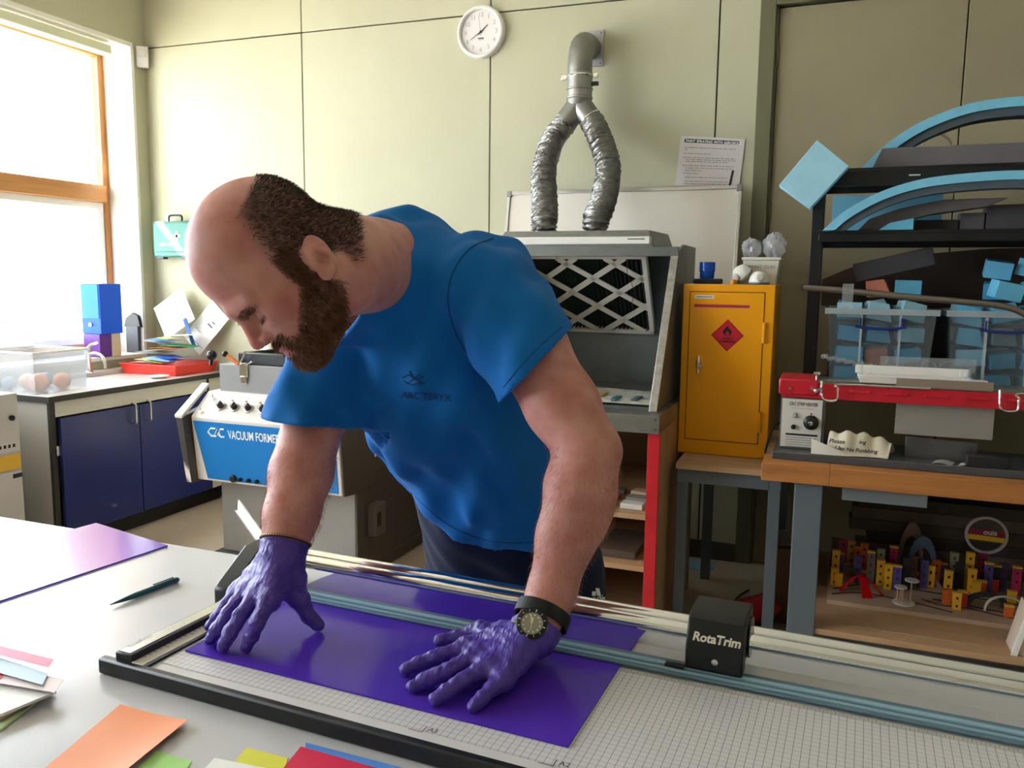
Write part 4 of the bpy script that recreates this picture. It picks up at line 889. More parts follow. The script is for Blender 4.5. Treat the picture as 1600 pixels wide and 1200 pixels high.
# ---- strip heater
sh = thing('strip_heater', (.6,3.2,RBZ), 'bench strip heater with a long red beam and cream control box', 'heater')
hred = mat('heater_red','c01f2e',.35,var=.12,vs=9); hgrey = mat('heater_base','4c4b4c',.45,var=.08,vs=10)
MB().box(-.155,1.6,3.075,3.40,RBZ+.0005,RBZ+.028).build('base_plate', hgrey, sh, .003)
cx0, cx1, cyf = -.137, .008, 3.15
MB().box(cx0, cx1+.012, cyf, 3.36, RBZ+.028, 1.080).build('control_box', mat('box_dark','55504c',.5), sh, .002)
fc = MB().box(cx0+.005, cx1, cyf-.002, cyf, RBZ+.036, 1.076).build('control_face', mat('face_cream','cfc8bf',.45), sh, .0005)
fyp = cyf-.002
text('CRC STRIP HEATER', .0185, (cx0+.030,fyp,1.052), X3, Z3, mat('print_grey','4c4b4d',.5), 'lettering', fc, sx=.62, bold=.0004)
MB().box(cx0+.036,cx1-.03,fyp-.0006,fyp,1.041,1.0425).build('small_print', mat('print_grey2','8c8a88',.5), fc)
MB().lathe([(.010,0),(.010,.005),(.007,.010)], (cx0+.048,fyp,1.016), -Y3, 16).build('neon_lamp', mat('lamp_grey','b7b1aa',.2), fc)
MB().lathe([(.009,0),(.009,.008),(.006,.010)], (cx0+.048,fyp,.972), -Y3, 16).build('switch', blackplastic, fc)
kn = MB().lathe([(.027,0),(.027,.004),(.020,.008),(.018,.022),(.015,.024)], (cx0+.108,fyp,.992), -Y3, 24).build('dial_knob', blackplastic, fc)
MB().lathe([(.0005,.0),(.009,.0),(.007,.003),(.0005,.004)], (cx0+.108,fyp-.024,.992), -Y3, 16, cap=False).build('knob_cap', chrome, kn)
MB().add([(cx0+.103,fyp-.0006,1.026),(cx0+.113,fyp-.0006,1.026),(cx0+.108,fyp-.0006,1.020)], [(0,1,2)]).build('dial_mark', ink, fc, fix=False)
MB().box(cx0+.022,cx1-.012,fyp-.0006,fyp,.940,.947).build('black_bar', ink, fc)
for i in range(5): MB().box(cx0+.022,cx1-.014-.02*(i%2),fyp-.0005,fyp,.931-.0085*i,.933-.0085*i).build('text_rule', mat('type_grey','55504f',.6), fc)
# red beam: folded sheet with louvres, steel strips on top
bz0, bz1 = 1.082, 1.138
MB().box(-.137,1.55,3.15,3.16,bz0,bz1).build('beam_front', hred, sh, .002)
MB().box(-.137,1.55,3.16,3.36,bz1-.004,bz1+.004).build('beam_top', mat('beam_top_steel','8a857e',.4,.7,var=.15,vs=20), sh, .001)
MB().box(-.148,-.012,3.142,3.37,bz1-.046,bz1+.012).build('end_cap', hred, sh, .006)
MB().box(-.137,-.13,3.16,3.36,bz0,bz1-.004).build('end_plate', hred, sh)
MB().box(1.50,1.56,3.15,3.36,RBZ+.028,bz0).build('far_support', mat('box_dark','55504c',.5), sh)
for y in (3.18,3.215): MB().box(-.01,1.5,y,y+.022,bz1+.004,bz1+.009).build('top_strip', mat('strip_steel','9a958d',.35,.85,var=.15,vs=25), sh, .001)
for i in range(9):
    x = .09+i*.125
    MB().prism([(0,0),(0,.011),(-.010,.002)], (x,3.15,bz0+.028), Y3, Z3, X3*.072).build('louvre', hred, sh, .001)
for x in (.055,.62):
    MB().tube(smoothpath([(x-.055,3.140,bz1+.01),(x-.055,3.128,bz1-.03),(x-.050,3.125,bz0+.006),(x-.035,3.125,bz0-.002),(x-.012,3.125,bz0-.001),(x,3.125,bz0+.008),(x,3.128,bz1-.012),(x+.012,3.135,bz1+.002),(x+.30,3.138,bz1+.003)],4), .0038, 8).build('stop_rod', chrome, sh)
wn_ = Vector((-.018,3.128,bz1-.025))
MB().ball(wn_,.008,10).obox(wn_+Vector((-.012,0,.006)),(.018,.004,.010),(0,.5,0)).obox(wn_+Vector((.012,0,.006)),(.018,.004,.010),(0,-.5,0)).build('wing_nut', chrome, sh)
MB().cyl((-.018,3.16,bz1+.012),(-.018,3.16,bz1+.036),.004,n=8).obox((-.018,3.16,bz1+.036),(.024,.004,.010)).build('wing_nut', chrome, sh)
MB().lathe([(.006,0),(.005,.004)], (-.108,3.142,bz1-.022), -Y3, 12).build('screw', chrome, sh)
MB().box(.255,.565,3.20,3.205,.965,bz0).build('hanging_shield', mat('shield_grey','a59d98',.45,.3), sh)
MB().tube(smoothpath([(cx0,3.30,.96),(cx0-.02,3.29,.95),(cx0-.035,3.22,.93),(cx0-.045,3.16,RBZ+.02),(cx0-.046,3.14,RBZ+.006)],5), .004, 6).build('cable', blackplastic, sh)
# ---- clear acrylic bracket tray lying on the heater
BT = bz1+.0095
at = thing('acrylic_tray', (.34,3.25,BT), 'long white acrylic tray with clear pegs resting on the strip heater', 'tray')
wacr = mat('white_acrylic','e2dcd6',.2); cacr = clear_mat('clear_acrylic','f2f5f6',rough=.03,opac=.12,dcol='ffffff')
MB().hexa([(.13,3.165,BT),(.52,3.165,BT),(.52,3.30,BT),(.13,3.30,BT),(.12,3.16,BT+.022),(.50,3.16,BT+.022),(.50,3.31,BT+.022),(.12,3.31,BT+.022)]).build('tray_body', wacr, at, .003)
MB().box(.115,.49,3.30,3.306,BT+.022,BT+.052).build('rear_fence', wacr, at, .001)
MB().box(.12,.53,3.155,3.20,BT+.0225,BT+.027).build('front_rim', wacr, at, .001)
for x,z in ((.135,.075),(.165,.065),(.455,.055),(.485,.06),(.472,.045)): MB().cyl((x,3.24,BT+.022),(x,3.24,BT+z),.004,n=8).build('clear_peg', cacr, at)
MB().tube([(.30,3.154,BT+.004),(.355,3.154,BT+.004),(.355,3.154,BT+.022),(.30,3.154,BT+.022)], .003, 6, closed=True).build('clear_clip', cacr, at)
tag(MB().box(.22,.545,3.163,3.1635+.001,0,0).build('x', ink) if 0 else MB().obox((.395,3.1555-.012,BT+.010),(.30,.004,.03)).build('brown_strip', mat('brown_strip','8d7c6c',.5)), 'brown protective strip leaning along the front of the acrylic tray', 'strip')
cr = MB(); 
for i in range(26):
    a = i/25; p = Vector((.0+.26*a, 3.33, BT+.075-.05*a)); cr.ball(p+Vector((0,0,.004*math.sin(i*2.1))), .010, 8)
tag(cr.build('clear_chain', cacr), 'chain of clear acrylic beads lying behind the acrylic tray', 'chain')
# holes sheet behind tray
hs = MB()
for i in range(5): hs.tube([Vector((.24+.062*i+.024*math.cos(t),3.335,BT+.050+.024*math.sin(t))) for t in [j*math.pi/10 for j in range(20)]], .002, 5, closed=True)
hso = thing('pierced_acrylic_strip', (.36,3.34,BT), 'clear acrylic strip with a row of round holes behind the tray', 'strip')
MB().box(.20,.52,3.338,3.341,BT-.004,BT+.085).build('clear_plate', cacr, hso)
for i in range(5): MB().tube([Vector((.24+.062*i+.024*math.cos(t),3.334,BT+.050+.024*math.sin(t))) for t in [j*math.pi/10 for j in range(20)]], .0022, 5, closed=True).build('hole_edge', cacr, hso)

# ---- cloth bag, steel angle, block on the heater base
HB = RBZ+.0285
cg = thing('calico_bag', (.10,3.11,HB), 'cream calico cloth bag with handwritten marker lettering on the heater base', 'bag')
calico = mat('calico','d8cdb6',.85,var=.04,vs=30,bump=.12,bs=300)
def bagf(a,b):
    x = .026+.205*a; w = math.sin(math.pi*min(1,max(0,b)))
    y = 3.085+.12*b-.01*math.sin(a*6); h = .075*(1-abs(b-.45)**1.6*2.2)*(.75+.25*math.sin(a*3+.6)) + .006*math.sin(a*23+b*3)+.004*math.sin(b*17)
    if b < .3: h *= b/.3
    return Vector((x+.03*b, y, HB+max(.002,h)))
MB().sheet(bagf, 40, 22, .003).build('bag_cloth', calico, cg, smooth=70)
MB().sheet(lambda a,b: Vector((-.022+.11*a, 3.082-.004*math.sin(a*3.1), HB+.002+.055*b*(1-.75*a)+.0)), 12, 4, .004).build('folded_mouth', mat('calico_pale','ddd8cf',.85), cg, smooth=70)
def ontobag(body, x, z, size, nm):
    text(body, size, (x,3.083,HB+z), X3, Vector((0,.45,1)), ink, nm, cg, shear=.2, bold=.0005)
ontobag('Please', .036, .046, .021, 'handwriting'); ontobag('ing', .135, .050, .019, 'handwriting'); ontobag('Use', .056, .022, .021, 'handwriting'); ontobag('No Punishing', .094, .020, .019, 'handwriting')
sa_ = MB().hexa([(.29,3.16,HB),(.515,3.16,HB),(.515,3.165,HB),(.29,3.165,HB),(.29,3.16,HB+.075),(.515,3.16,HB+.068),(.515,3.165,HB+.068),(.29,3.165,HB+.075)]).build('steel_angle', mat('plate_steel','6d6c70',.38,.85,var=.15,vs=7), bevel=.001)
tag(sa_, 'bent dark steel angle plate standing under the heater beam', 'steel plate')
MB().hexa([(.29,3.165,HB),(.515,3.165,HB),(.515,3.30,HB),(.29,3.30,HB),(.29,3.165,HB+.004),(.515,3.165,HB+.004),(.515,3.30,HB+.004),(.29,3.30,HB+.004)]).build('base_flange', mat('plate_steel','6d6c70',.38,.85,var=.15,vs=7), sa_)
tag(MB().box(.475,.60,3.085,3.125,HB,HB+.038).build('steel_block', mat('dark_block','343233',.5,.4), bevel=.002), 'dark rectangular block on the heater base', 'block')
tag(MB().sheet(lambda a,b: Vector((.37+.10*a+.02*b,3.082+.06*b,HB+.001+.004*math.sin(a*7))), 8, 3, .0015).build('paper_scrap', mat('grey_scrap','a5a09a',.7)), 'crumpled grey paper scrap on the heater base', 'paper')

# ---- black shelving unit with foam
blk = mat('shelf_black','171719',.42)
su = thing('shelving_unit', (.75,3.8,0), 'black metal shelving unit loaded with modelling foam', 'shelving')
SX0, SX1, SYF, SYB = -.075, 1.70, 3.57, 4.06
for x in (SX0, SX1-.045):
    for y in (SYF, SYB-.045): MB().box(x,x+.045,y,y+.045,0,1.955).build('post', blk, su, .002)
shelves = (1.955, 1.712, 1.075, .72)
for z in shelves:
    MB().box(SX0,SX1,SYF-.002,SYB,z-.012,z).build('shelf', blk, su, .001)
    MB().box(SX0+.03,SX1-.03,SYF-.004,SYF+.01,z-(.07 if z>1.8 else .045),z-.012).build('shelf_lip', blk, su, .002)
    MB().box(SX0+.03,SX1-.03,SYB-.012,SYB,z-.05,z-.012).build('shelf_lip', blk, su)
MB().box(.27,.31,SYF-.0055,SYF-.004,1.918,1.923).build('lip_label', mat('white_label','d7d4d4',.5), su)
bfoam = mat('blue_foam','7cc2e0',.7,var=.07,vs=14,bump=.1,bs=200); gfoam = mat('grey_foam','6b6568',.85,var=.08,vs=9,bump=.15,bs=200); dfoam = mat('dark_foam','4a474b',.85,var=.1,vs=9)
def at_s(x,y,Y): return py(x,y,Y)
Y1 = 3.62
def arch(pts, wd, Y, dep, m, mu, label, name='foam_arch'):
    P = smoothpath([py(x,y,Y) for x,y in pts], 6); o2 = []; i2 = []
    for i,p in enumerate(P):
        t = (P[min(i+1,len(P)-1)]-P[max(i-1,0)]); t = Vector((t.x,0,t.z)).normalized(); n = Vector((t.z,0,-t.x))
        o2.append((p.x,p.z)); q = p+n*wd; i2.append((q.x,max(q.z,P[0].z)))
    ob = MB().strip(o2,i2,(0,Y,0),X3,Z3,Y3*dep).build(name, m); tag(ob,label,'foam','curved foam pieces')
    P3 = [(a[0],a[1]) for a in i2]; j2 = [(p[0]+.0, max(p[1]-.001, P[0].z)) for p in P3]
    n0 = len(o2)
    fs = MB().strip(i2,[(q[0]-(o2[i][0]-q[0])*.9, max(P[0].z, q[1]-(o2[i][1]-q[1])*.9)) for i,q in enumerate(i2)],(0,Y+.012,0),X3,Z3,Y3*(dep-.012))
    fs.build('dark_underside', mu, ob)  # underside of the arch in a darker grey
    return ob
arch([(1347,262),(1382,228),(1432,194),(1500,166),(1560,154),(1625,150),(1700,158)], .036, 3.72, .10, bfoam, mat('underside_grey','4f5a62',.8), 'big blue foam arch standing on the top shelf')
arch([(1285,360),(1320,330),(1375,300),(1440,280),(1520,270),(1600,266),(1690,270)], .032, 3.49, .075, bfoam, mat('underside_grey','4f5a62',.8), 'flatter blue foam arch resting on the second shelf')
p = py(1378,230,3.60); q = py(1640,224,3.60)
tag(MB().prism([(p.x-.03,1.9555),(p.x+.0,p.z-.005),(1.25,p.z-.005),(1.25,1.9555)], (0,3.59,0), X3, Z3, Y3*.10).build('foam_slab', gfoam, bevel=.004), 'long grey foam slab lying on the top shelf under the arch', 'foam')
# tilted blue slab perched on the shelf corner
qs = [py(1218,292,3.52),py(1266,327,3.52),py(1326,262,3.52),py(1277,222,3.52)]
tag(MB().prism([(a.x,a.z) for a in qs], (0,3.47,0), X3, Z3, Y3*.0955).build('foam_block', mat('pale_blue_slab','9fd0e6',.6,var=.06,vs=10), bevel=.002), 'pale blue foam slab tipped over the corner of the top shelf', 'foam')
cw = thing('cable_coil', py(1462,226,3.88), 'thin pale cable loop standing behind the grey slab', 'cable')
MB().tube(smoothpath([py(1440,232,3.88),py(1447,216,3.88),py(1464,210,3.88),py(1480,216,3.88),py(1486,226,3.88)],5), .004, 6).build('loop', mat('pale_cable','b5aa94',.5), cw)
MB().box(.37,.42,3.86,3.90,1.9556,2.07).build('plug', white_plastic, cw, .003)
# second shelf goods
z2 = 1.7125
tag(MB().box(.0,.42,3.80,3.84,z2,py(1305,306,3.8).z).build('foam_board', mat('blue_board','6fb0cc',.65,var=.05,vs=8)), 'flat blue foam board standing at the back of the second shelf', 'foam')
tag(MB().prism([(.10,z2),(.14,z2+.045),(.25,z2+.085),(.40,z2+.115),(.62,z2+.118),(.55,z2+.085),(.36,z2+.06),(.22,z2+.02),(.18,z2)], (0,3.60,0), X3, Z3, Y3*.08).build('leaf_shaped_foam', gfoam, bevel=.004), 'dark grey leaf shaped foam piece on the second shelf', 'foam')
tag(MB().prism([(.175,z2),(.215,z2+.028),(.30,z2+.045),(.30,z2)], (0,3.575,0), X3, Z3, Y3*.02).build('foam_offcut', mat('bright_blue_foam','6fc6ee',.6), bevel=.002), 'bright blue foam wedge at the front of the second shelf', 'foam')
for i,(x0,x1,h,c,n) in enumerate(((.31,.47,.045,'4b484c','dark'),(.475,.56,.07,'6f6a6e','mid grey'),(.565,.74,.10,'5b565b','charcoal'),(.745,.95,.08,'737076','light grey'))):
    tag(MB().box(x0,x1,3.69 if i<3 else 3.60,3.78,z2,z2+h).build('foam_offcut', mat('foam_'+c,c,.85,var=.1,vs=12), bevel=.003), '%s rectangular foam off-cut on the second shelf' % n, 'foam', 'grey off-cuts on the second shelf')
# bowed brown board spanning the unit under the second shelf
bb = smoothpath([py(1284,436,3.60),py(1345,412,3.60),py(1430,396,3.60),py(1520,387,3.60),py(1600,382,3.60),py(1760,382,3.60)],6)
tag(MB().strip([(a.x,a.z) for a in bb],[(a.x,1.0756 if 0 else 1.40) for a in bb],(0,3.955,0),X3,Z3,Y3*.006).build('hardboard_sheet', mat('brown_board','4a3830',.7,var=.12,vs=6)), 'large dark brown bowed sheet standing behind the foam bins', 'sheet')
hb_ = bpy.data.objects['hardboard_sheet']
MB().box(.02,1.6,3.955,3.961,1.0755,1.405).build('lower_sheet', mat('brown_board','4a3830',.7,var=.12,vs=6), hb_)
tag(MB().obox(py(1395,425,3.72)+Vector((0,0,.03)),(.30,.05,.075),(0,math.radians(-14),0)).build('foam_offcut', dfoam, bevel=.004), 'grey foam strip lying on top of the heaped foam of the near bin', 'foam')
# ---- clear bins of foam blocks
clr = clear_mat('bin_plastic','eaf1f3',opac=.06,dcol='e6eaec',rough=.10)
handle_blue = mat('handle_blue','1c2a6e',.35)
BZ0 = 1.0756
BH = 1.40
def foam_bin(x0, x1, label, seed, heap):
    r = thing('storage_bin', ((x0+x1)/2,3.64,BZ0), label, 'bin', 'clear bins of foam')
    y0, y1 = 3.50, 3.88
    V = []; t = .003
    for (ins,z) in ((.028,BZ0),(.006,BH),(.009,BH),(.031,BZ0+.004)): V += [(x0+ins,y0+ins,z),(x1-ins,y0+ins,z),(x1-ins,y1-ins,z),(x0+ins,y1-ins,z)]
    F = [(0,3,2,1)]+[(k*4+i,k*4+(i+1)%4,k*4+4+(i+1)%4,k*4+4+i) for k in range(3) for i in range(4)]+[(12,13,14,15)]
    MB().add(V,F).build('bin_wall', clr, r)
    rm = MB()
    for (a,b,c,d) in ((x0-.004,x1+.004,y0-.004,y0+.010),(x0-.004,x1+.004,y1-.010,y1+.004),(x0-.004,x0+.010,y0+.010,y1-.010),(x1-.010,x1+.004,y0+.010,y1-.010)): rm.box(a,b,c,d,BH-.02,BH+.004)
    rm.build('rim', clear_mat('rim_plastic','e8eef0',opac=.35,dcol='eef1f2',rough=.15), r, .001)
    xm = (x0+x1)/2
    for x in (xm-.07,xm+.07): MB().box(x-.004,x+.004,y0-.004,y0+.018,BZ0+.02,BH-.02).build('wall_rib', clear_mat('rim_plastic','e8eef0',opac=.35,dcol='eef1f2',rough=.15), r)
    hz = BH-.066; hy = y0-.006
    MB().tube(smoothpath([(xm-.092,hy,hz),(xm-.075,hy,hz-.002),(xm-.06,hy,hz-.006),(xm,hy,hz-.008),(xm+.06,hy,hz-.005),(xm+.075,hy,hz),(xm+.092,hy,hz+.001)],4), .0058, 8).build('handle', handle_blue, r)
    for x in (xm-.075,xm+.075): MB().tube([(x,hy,hz),(x,hy,hz+.034)], .0045, 8).ball((x+.014,hy+.004,hz+.028),.005,8).build('handle_post', handle_blue, r)
    rn = random.Random(seed); n = 0
    cells = [(ix,iy,iz) for iz in range(heap) for ix in range(3) for iy in range(2)]
    cw_ = (x1-x0-.075)/3
    for (ix,iy,iz) in cells:
        if iz == heap-1 and (ix == 0 or iy == 0): continue
        if iz == heap-2 and iz > 3 and ix == 0: continue
        c = Vector((x0+.0375+cw_*(ix+.5)+rn.uniform(-.004,.004), y0+.11+.16*iy+rn.uniform(-.004,.004), BZ0+.052+.088*iz+rn.uniform(-.003,.003)))
        s = (rn.uniform(.085,.098), rn.uniform(.10,.125), rn.uniform(.055,.068)); rot = (rn.uniform(-.10,.10),rn.uniform(-.15,.15),rn.uniform(-.10,.10))
        if iz >= 3: s = (s[0]*1.05, s[1], s[2]*1.05); rot = (rot[0]*1.4, rot[1]*1.8, rot[2]*2.2)
        col = rn.choices(['blue','pale','deep','grey','salmon'], [5,4,3,1.2,.8])[0]
        fm = {'blue':mat('fb_blue','66b5da',.75,var=.06,vs=18),'pale':mat('fb_pale','9cc9dc',.75,var=.06,vs=18),'deep':mat('fb_deep','4a9fc9',.75,var=.06,vs=18),'grey':mat('fb_grey','80888d',.8),'salmon':mat('fb_salmon','d9846c',.75)}[col]
        o = MB().obox(c, s, rot)
        if rn.random() < .4:   # some blocks are wedges
            o = MB().prism([(-s[0]/2,-s[2]/2),(s[0]/2,-s[2]/2),(s[0]/2*rn.uniform(.1,.8),s[2]/2),(-s[0]/2,s[2]/2)], (0,-s[1]/2,0), X3, Z3, Y3*s[1])
            R = Euler(rot).to_matrix(); o.v = [tuple(c+R@Vector(v)) for v in o.v]
        place = 'heaped above the rim of' if iz >= 3 else 'inside'
        cn = {'blue':'sky blue','pale':'pale blue','deep':'deeper blue','grey':'grey','salmon':'salmon pink'}[col]
        ob = o.build('foam_block', fm, bevel=.0015, seg=1)
        tier = ['bottom','second','third','fourth','fifth','top'][iz]; spot = ['left','middle','right'][ix]
        tag(ob, '%s foam block in the %s, layer %s, %s %s' % (cn, label.split(' with')[0], tier, spot, ['front','back'][iy]), 'foam', 'foam blocks %s the %s' % (place, label.split(' with')[0]))
    return r
foam_bin(.0,.405,'left clear bin with blue handle full of foam blocks',5,5)
foam_bin(.435,.84,'right clear bin with blue handle heaped with foam blocks',9,6)
# bent metal tube lying across the bins, with an acrylic hook
mt = thing('bent_tube', (.3,3.46,1.43), 'long bent metal tube lying across the front of the bins', 'tube')
tp_ = smoothpath([py(1255,449,3.46),py(1330,455,3.46),py(1420,464,3.46),py(1500,471,3.46),py(1550,476,3.46),py(1585,483,3.46),py(1612,497,3.46)],6)
MB().tube(tp_, .0125, 14).build('tube', mat('tube_metal','8e857b',.3,.85), mt)
MB().tube([tp_[0]-X3*.004, tp_[0]+X3*.001], .0105, 14).build('end_cap', ink, mt)
MB().box(.055,.095,3.440,3.446,1.405,1.50).build('acrylic_hook', cacr, mt)

# ---- model city on the lower shelf
MZ = .2585
ma = pz(1293,942,.262); 
cb_ = thing('model_board', (.5,3.3,MZ), 'thin board with black curving lines carrying the model city', 'board')
BX_0, BY_0 = .068, 3.285
MB().box(BX_0,.86,BY_0,3.80,MZ,MZ+.018).build('board', mat('board_ply','b99c84',.6,var=.05,vs=10), cb_, .001)
B0 = MZ+.0185
def road(pts, w=.003): 
    return MB().tube([Vector((x,y,B0)) for x,y in pts], w, 6)
for pp in ([(1300,928),(1340,926),(1380,932),(1440,945),(1488,957)], [(1302,920),(1330,915),(1362,912),(1385,908)], [(1415,918),(1450,925),(1500,932),(1560,940),(1610,950)], [(1440,936),(1470,946),(1510,950),(1560,962),(1605,970)], [(1457,936),(1500,944),(1540,952),(1605,964)], [(1296,893),(1330,894),(1380,902),(1430,912)]):
    road([tuple(v[:2]) for v in smoothpath([pz(x,y,B0) for x,y in pp],5)]).build('road_line', ink, cb_)
TY = 3.21
def model_pos(x, y, Y): p = py(x,y,Y); return p
cols = {'y':('yellow','e8ad2a'),'o':('orange','e06a2c'),'m':('magenta','b0265a'),'p':('violet','5a4a8e'),'b':('brown','5c3b36'),'g':('greyish olive','8b8468'),'k':('black','23222a'),'r':('red','c43a32'),'c':('clear grey','a89f98')}
tow = [(1306,846,48,'b',3.38),(1319,848,45,'m',3.38),(1331,850,42,'y',3.38),(1341,858,40,'o',3.38),(1351,854,45,'o',3.40),(1307,864,40,'y',3.33),(1314,868,34,'p',3.34),(1341,874,32,'p',3.33),(1362,866,46,'c',3.34),(1377,862,48,'g',3.37),(1397,858,50,'m',3.39),(1377,880,34,'y',3.31),(1389,886,34,'y',3.29),(1398,868,36,'c',3.36),(1403,888,34,'p',3.28),(1418,876,44,'k',3.30),(1305,892,22,'y',3.29),(1311,900,16,'y',3.26),(1324,884,14,'o',3.31),(1464,880,32,'o',3.33),(1474,884,28,'p',3.36),(1483,896,26,'y',3.30),(1492,868,46,'g',3.38),(1500,884,36,'k',3.35),(1517,868,50,'y',3.38),(1520,894,30,'y',3.31),(1536,870,46,'m',3.39),(1546,884,40,'p',3.36),(1558,888,36,'k',3.36),(1568,886,36,'p',3.33),(1480,926,18,'o',3.235),(1496,930,22,'y',3.228),(1505,928,20,'r',3.232),(1526,914,18,'y',3.275),(1535,912,16,'o',3.28),(1554,910,14,'r',3.30),(1582,928,14,'y',3.26),(1577,950,14,'o',3.225),(1420,902,10,'o',3.28),(1430,900,10,'o',3.29),(1348,896,10,'r',3.28),(1590,890,40,'m',3.38),(1445,880,38,'p',3.38),(1455,888,30,'y',3.39),(1428,874,44,'b',3.395)]
seen = {}
tow.sort(key=lambda r: r[0])
counts = {}
for r in tow: counts[r[3]] = counts.get(r[3],0)+1
ordw = ['first','second','third','fourth','fifth','sixth','seventh','eighth','ninth','tenth','eleventh','twelfth','thirteenth','fourteenth']
for i,(x,y,h,c,_) in enumerate(tow):
    base = pz(x, y+h, B0); Y = min(max(base.y, 3.30), 3.775); top = py(x,y-5,Y); wd = .0150; nm, hx_ = cols[c]
    k = seen.get(c,0); seen[c] = k+1
    m = mat('tower_'+c, hx_, .45) if c != 'c' else clear_mat('tower_clear','c9bfb8',opac=.4,dcol='b5a7a0')
    H_ = max(.03, min(.30, top.z-B0-.006))
    lab = '%s toy tower block of the model city, %s of its colour from the left' % (nm, ordw[k]) if counts[c] > 1 else '%s toy tower block, the only one in the model city' % nm
    tw = thing('model_tower', (top.x,Y,B0), lab, 'model tower', 'toy towers of the model city')
    MB().box(top.x-wd,top.x+wd,Y-.010,Y+.010,B0,B0+H_).build('block', m, tw, .0008, 1)
    MB().box(top.x-wd-.0008,top.x+wd+.0008,Y-.011,Y+.011,B0+H_,B0+H_+.006).build('roof_cap', mat('tower_roof','e5b23c',.45) if i%2==0 else m, tw)
    if h > 20:
        nwin = max(2,int(H_/.030))
        for k2 in range(nwin): MB().box(top.x-.004,top.x+.004,Y-.0108,Y-.0098,B0+H_*(k2+.35)/nwin,B0+H_*(k2+.65)/nwin).build('window', mat('tower_window','352a2c',.4), tw)
# red ribbon arches
rb = thing('ribbon_pavilion', (.19,3.40,B0), 'glossy red ribbon pavilion with three legs at the front of the model city', 'model')
rrm = clear_mat('red_film','d8141f',opac=.75,dcol='d5131f',rough=.12)
ap = py(1345,900,3.42)
for (ex_,ey_,wd) in ((1312,922,.018),(1356,935,.022),(1380,931,.016)):
    e = pz(ex_,ey_,B0+.0005); d_ = (e-ap); sd = Vector((-d_.y,d_.x,0)).normalized()
    MB().sheet(lambda a,b: ap.lerp(e,a)+Z3*.02*math.sin(math.pi*a)*(1-a)+sd*(b-.5)*2*wd*(.5+.5*a), 10, 2, .001).build('ribbon_leg', rrm, rb)
# little round two-level stand
sq = pz(1412,942,B0); sx_, sy_ = sq.x, sq.y
st = thing('round_stand', (sx_,sy_,B0), 'tiny white two tier round stand on pillars in the model city', 'model')
wm_ = mat('model_white','d9d0ca',.5)
for (x,y,z,r) in ((sx_,sy_,0,.040),(sx_-.014,sy_,.060,.023),(sx_+.024,sy_+.012,.088,.026)): MB().lathe([(r,0),(r,.004)], (x,y,B0+z), n=24).build('disc', wm_, st)
for (x,y,h) in ((sx_-.024,sy_,.060),(sx_-.006,sy_-.008,.060),(sx_+.024,sy_+.012,.088),(sx_-.012,sy_+.012,.060)): MB().cyl((x,y,B0+.004),(x,y,B0+h),.003,n=8).build('pillar', mat('dowel','c79b78',.6), st)
# big ring sign on a dowel, domes and hoops
RY = pz(1535,905,B0).y; RY = min(RY,3.7)
rs = thing('ring_sign', (.56,RY,B0), 'round ring sign with red and yellow strip on a dowel above the model city', 'model')
rc = py(1541,836,RY); rr_ = .078
MB().cyl((rc.x,RY,B0),(rc.x,RY,rc.z-rr_+.006),.005,n=10).build('dowel', mat('dowel','c79b78',.6), rs)
MB().strip(arc(rc.x,rc.z,rr_,0,360,36),arc(rc.x,rc.z,rr_-.010,0,360,36),(0,RY-.007,0),X3,Z3,Y3*.014).build('ring', mat('ring_card','b9aca6',.4), rs)
MB().box(rc.x-rr_+.008,rc.x+rr_-.008,RY-.003,RY+.001,rc.z-.001,rc.z+.022).build('red_band', mat('band_maroon','8a1f3a',.5), rs)
MB().prism([(-rr_+.012,-.022),(rr_-.010,-.026),(rr_-.008,-.006),(0,-.003),(-rr_+.010,-.002)], (rc.x,RY-.003,rc.z), X3, Z3, Y3*.004).build('yellow_band', mat('band_yellow','e3b02a',.5), rs)
text('ouis', .030, (rc.x-.012,RY-.0035,rc.z+.003), X3, Z3, wm_, 'lettering', rs, bold=.0006)
hm = mat('hoop_card','6b6a78',.5,var=.4,vs=30,col2='b98a70')
def hoop(x, y, yb, hw, label, m, rz=0, thick=.72):
    bp_ = pz(x, yb, B0); Y = min(bp_.y, 3.76); c = py(x, y, Y); r0 = hw*Y/1270; r = thing('card_hoop', (c.x,Y,B0), label, 'model', 'hoops of the model city')
    o_ = [(r0*math.cos(math.pi*i/24), max(.0005,(c.z-B0)*math.sin(math.pi*i/24)**.8)) for i in range(25)]; i_ = [(a*thick, b*thick) for a,b in o_]
    M_ = Matrix.Rotation(rz,3,'Z')
    MB().strip(o_,i_,(c.x,Y,B0),M_@X3,Z3,(M_@Y3)*.012).build('hoop', m, r, .0008, 1)
    MB().box(c.x-.008,c.x+.008,Y+.002,Y+.010,B0+(c.z-B0)*thick,B0+(c.z-B0)*.98).build('glue_tab', m, r)
hoop(1427,816,890,17,'tall pointed card hoop at the back of the model city',hm)
hoop(1444,838,905,20,'blue grey card hoop in front of the tall pointed one',mat('hoop_blue','5a6a84',.45,var=.2,vs=20))
hoop(1328,886,910,12,'small dark wheel like hoop beside the red ribbon',mat('hoop_dark','3a3a42',.5))
hoop(1543,926,950,30,'wide dark card hoop at the front right of the model city',mat('hoop_dark','3a3a42',.5),.3)
hoop(1572,932,958,26,'thin white hoop at the front right of the model city',wm_,.2,.93)
tri = thing('frame_model', (.40,3.44,B0), 'triangular card frame leaning in the middle of the model city', 'model')
TYY = pz(1455,918,B0).y; tc2 = py(1452,886,TYY)
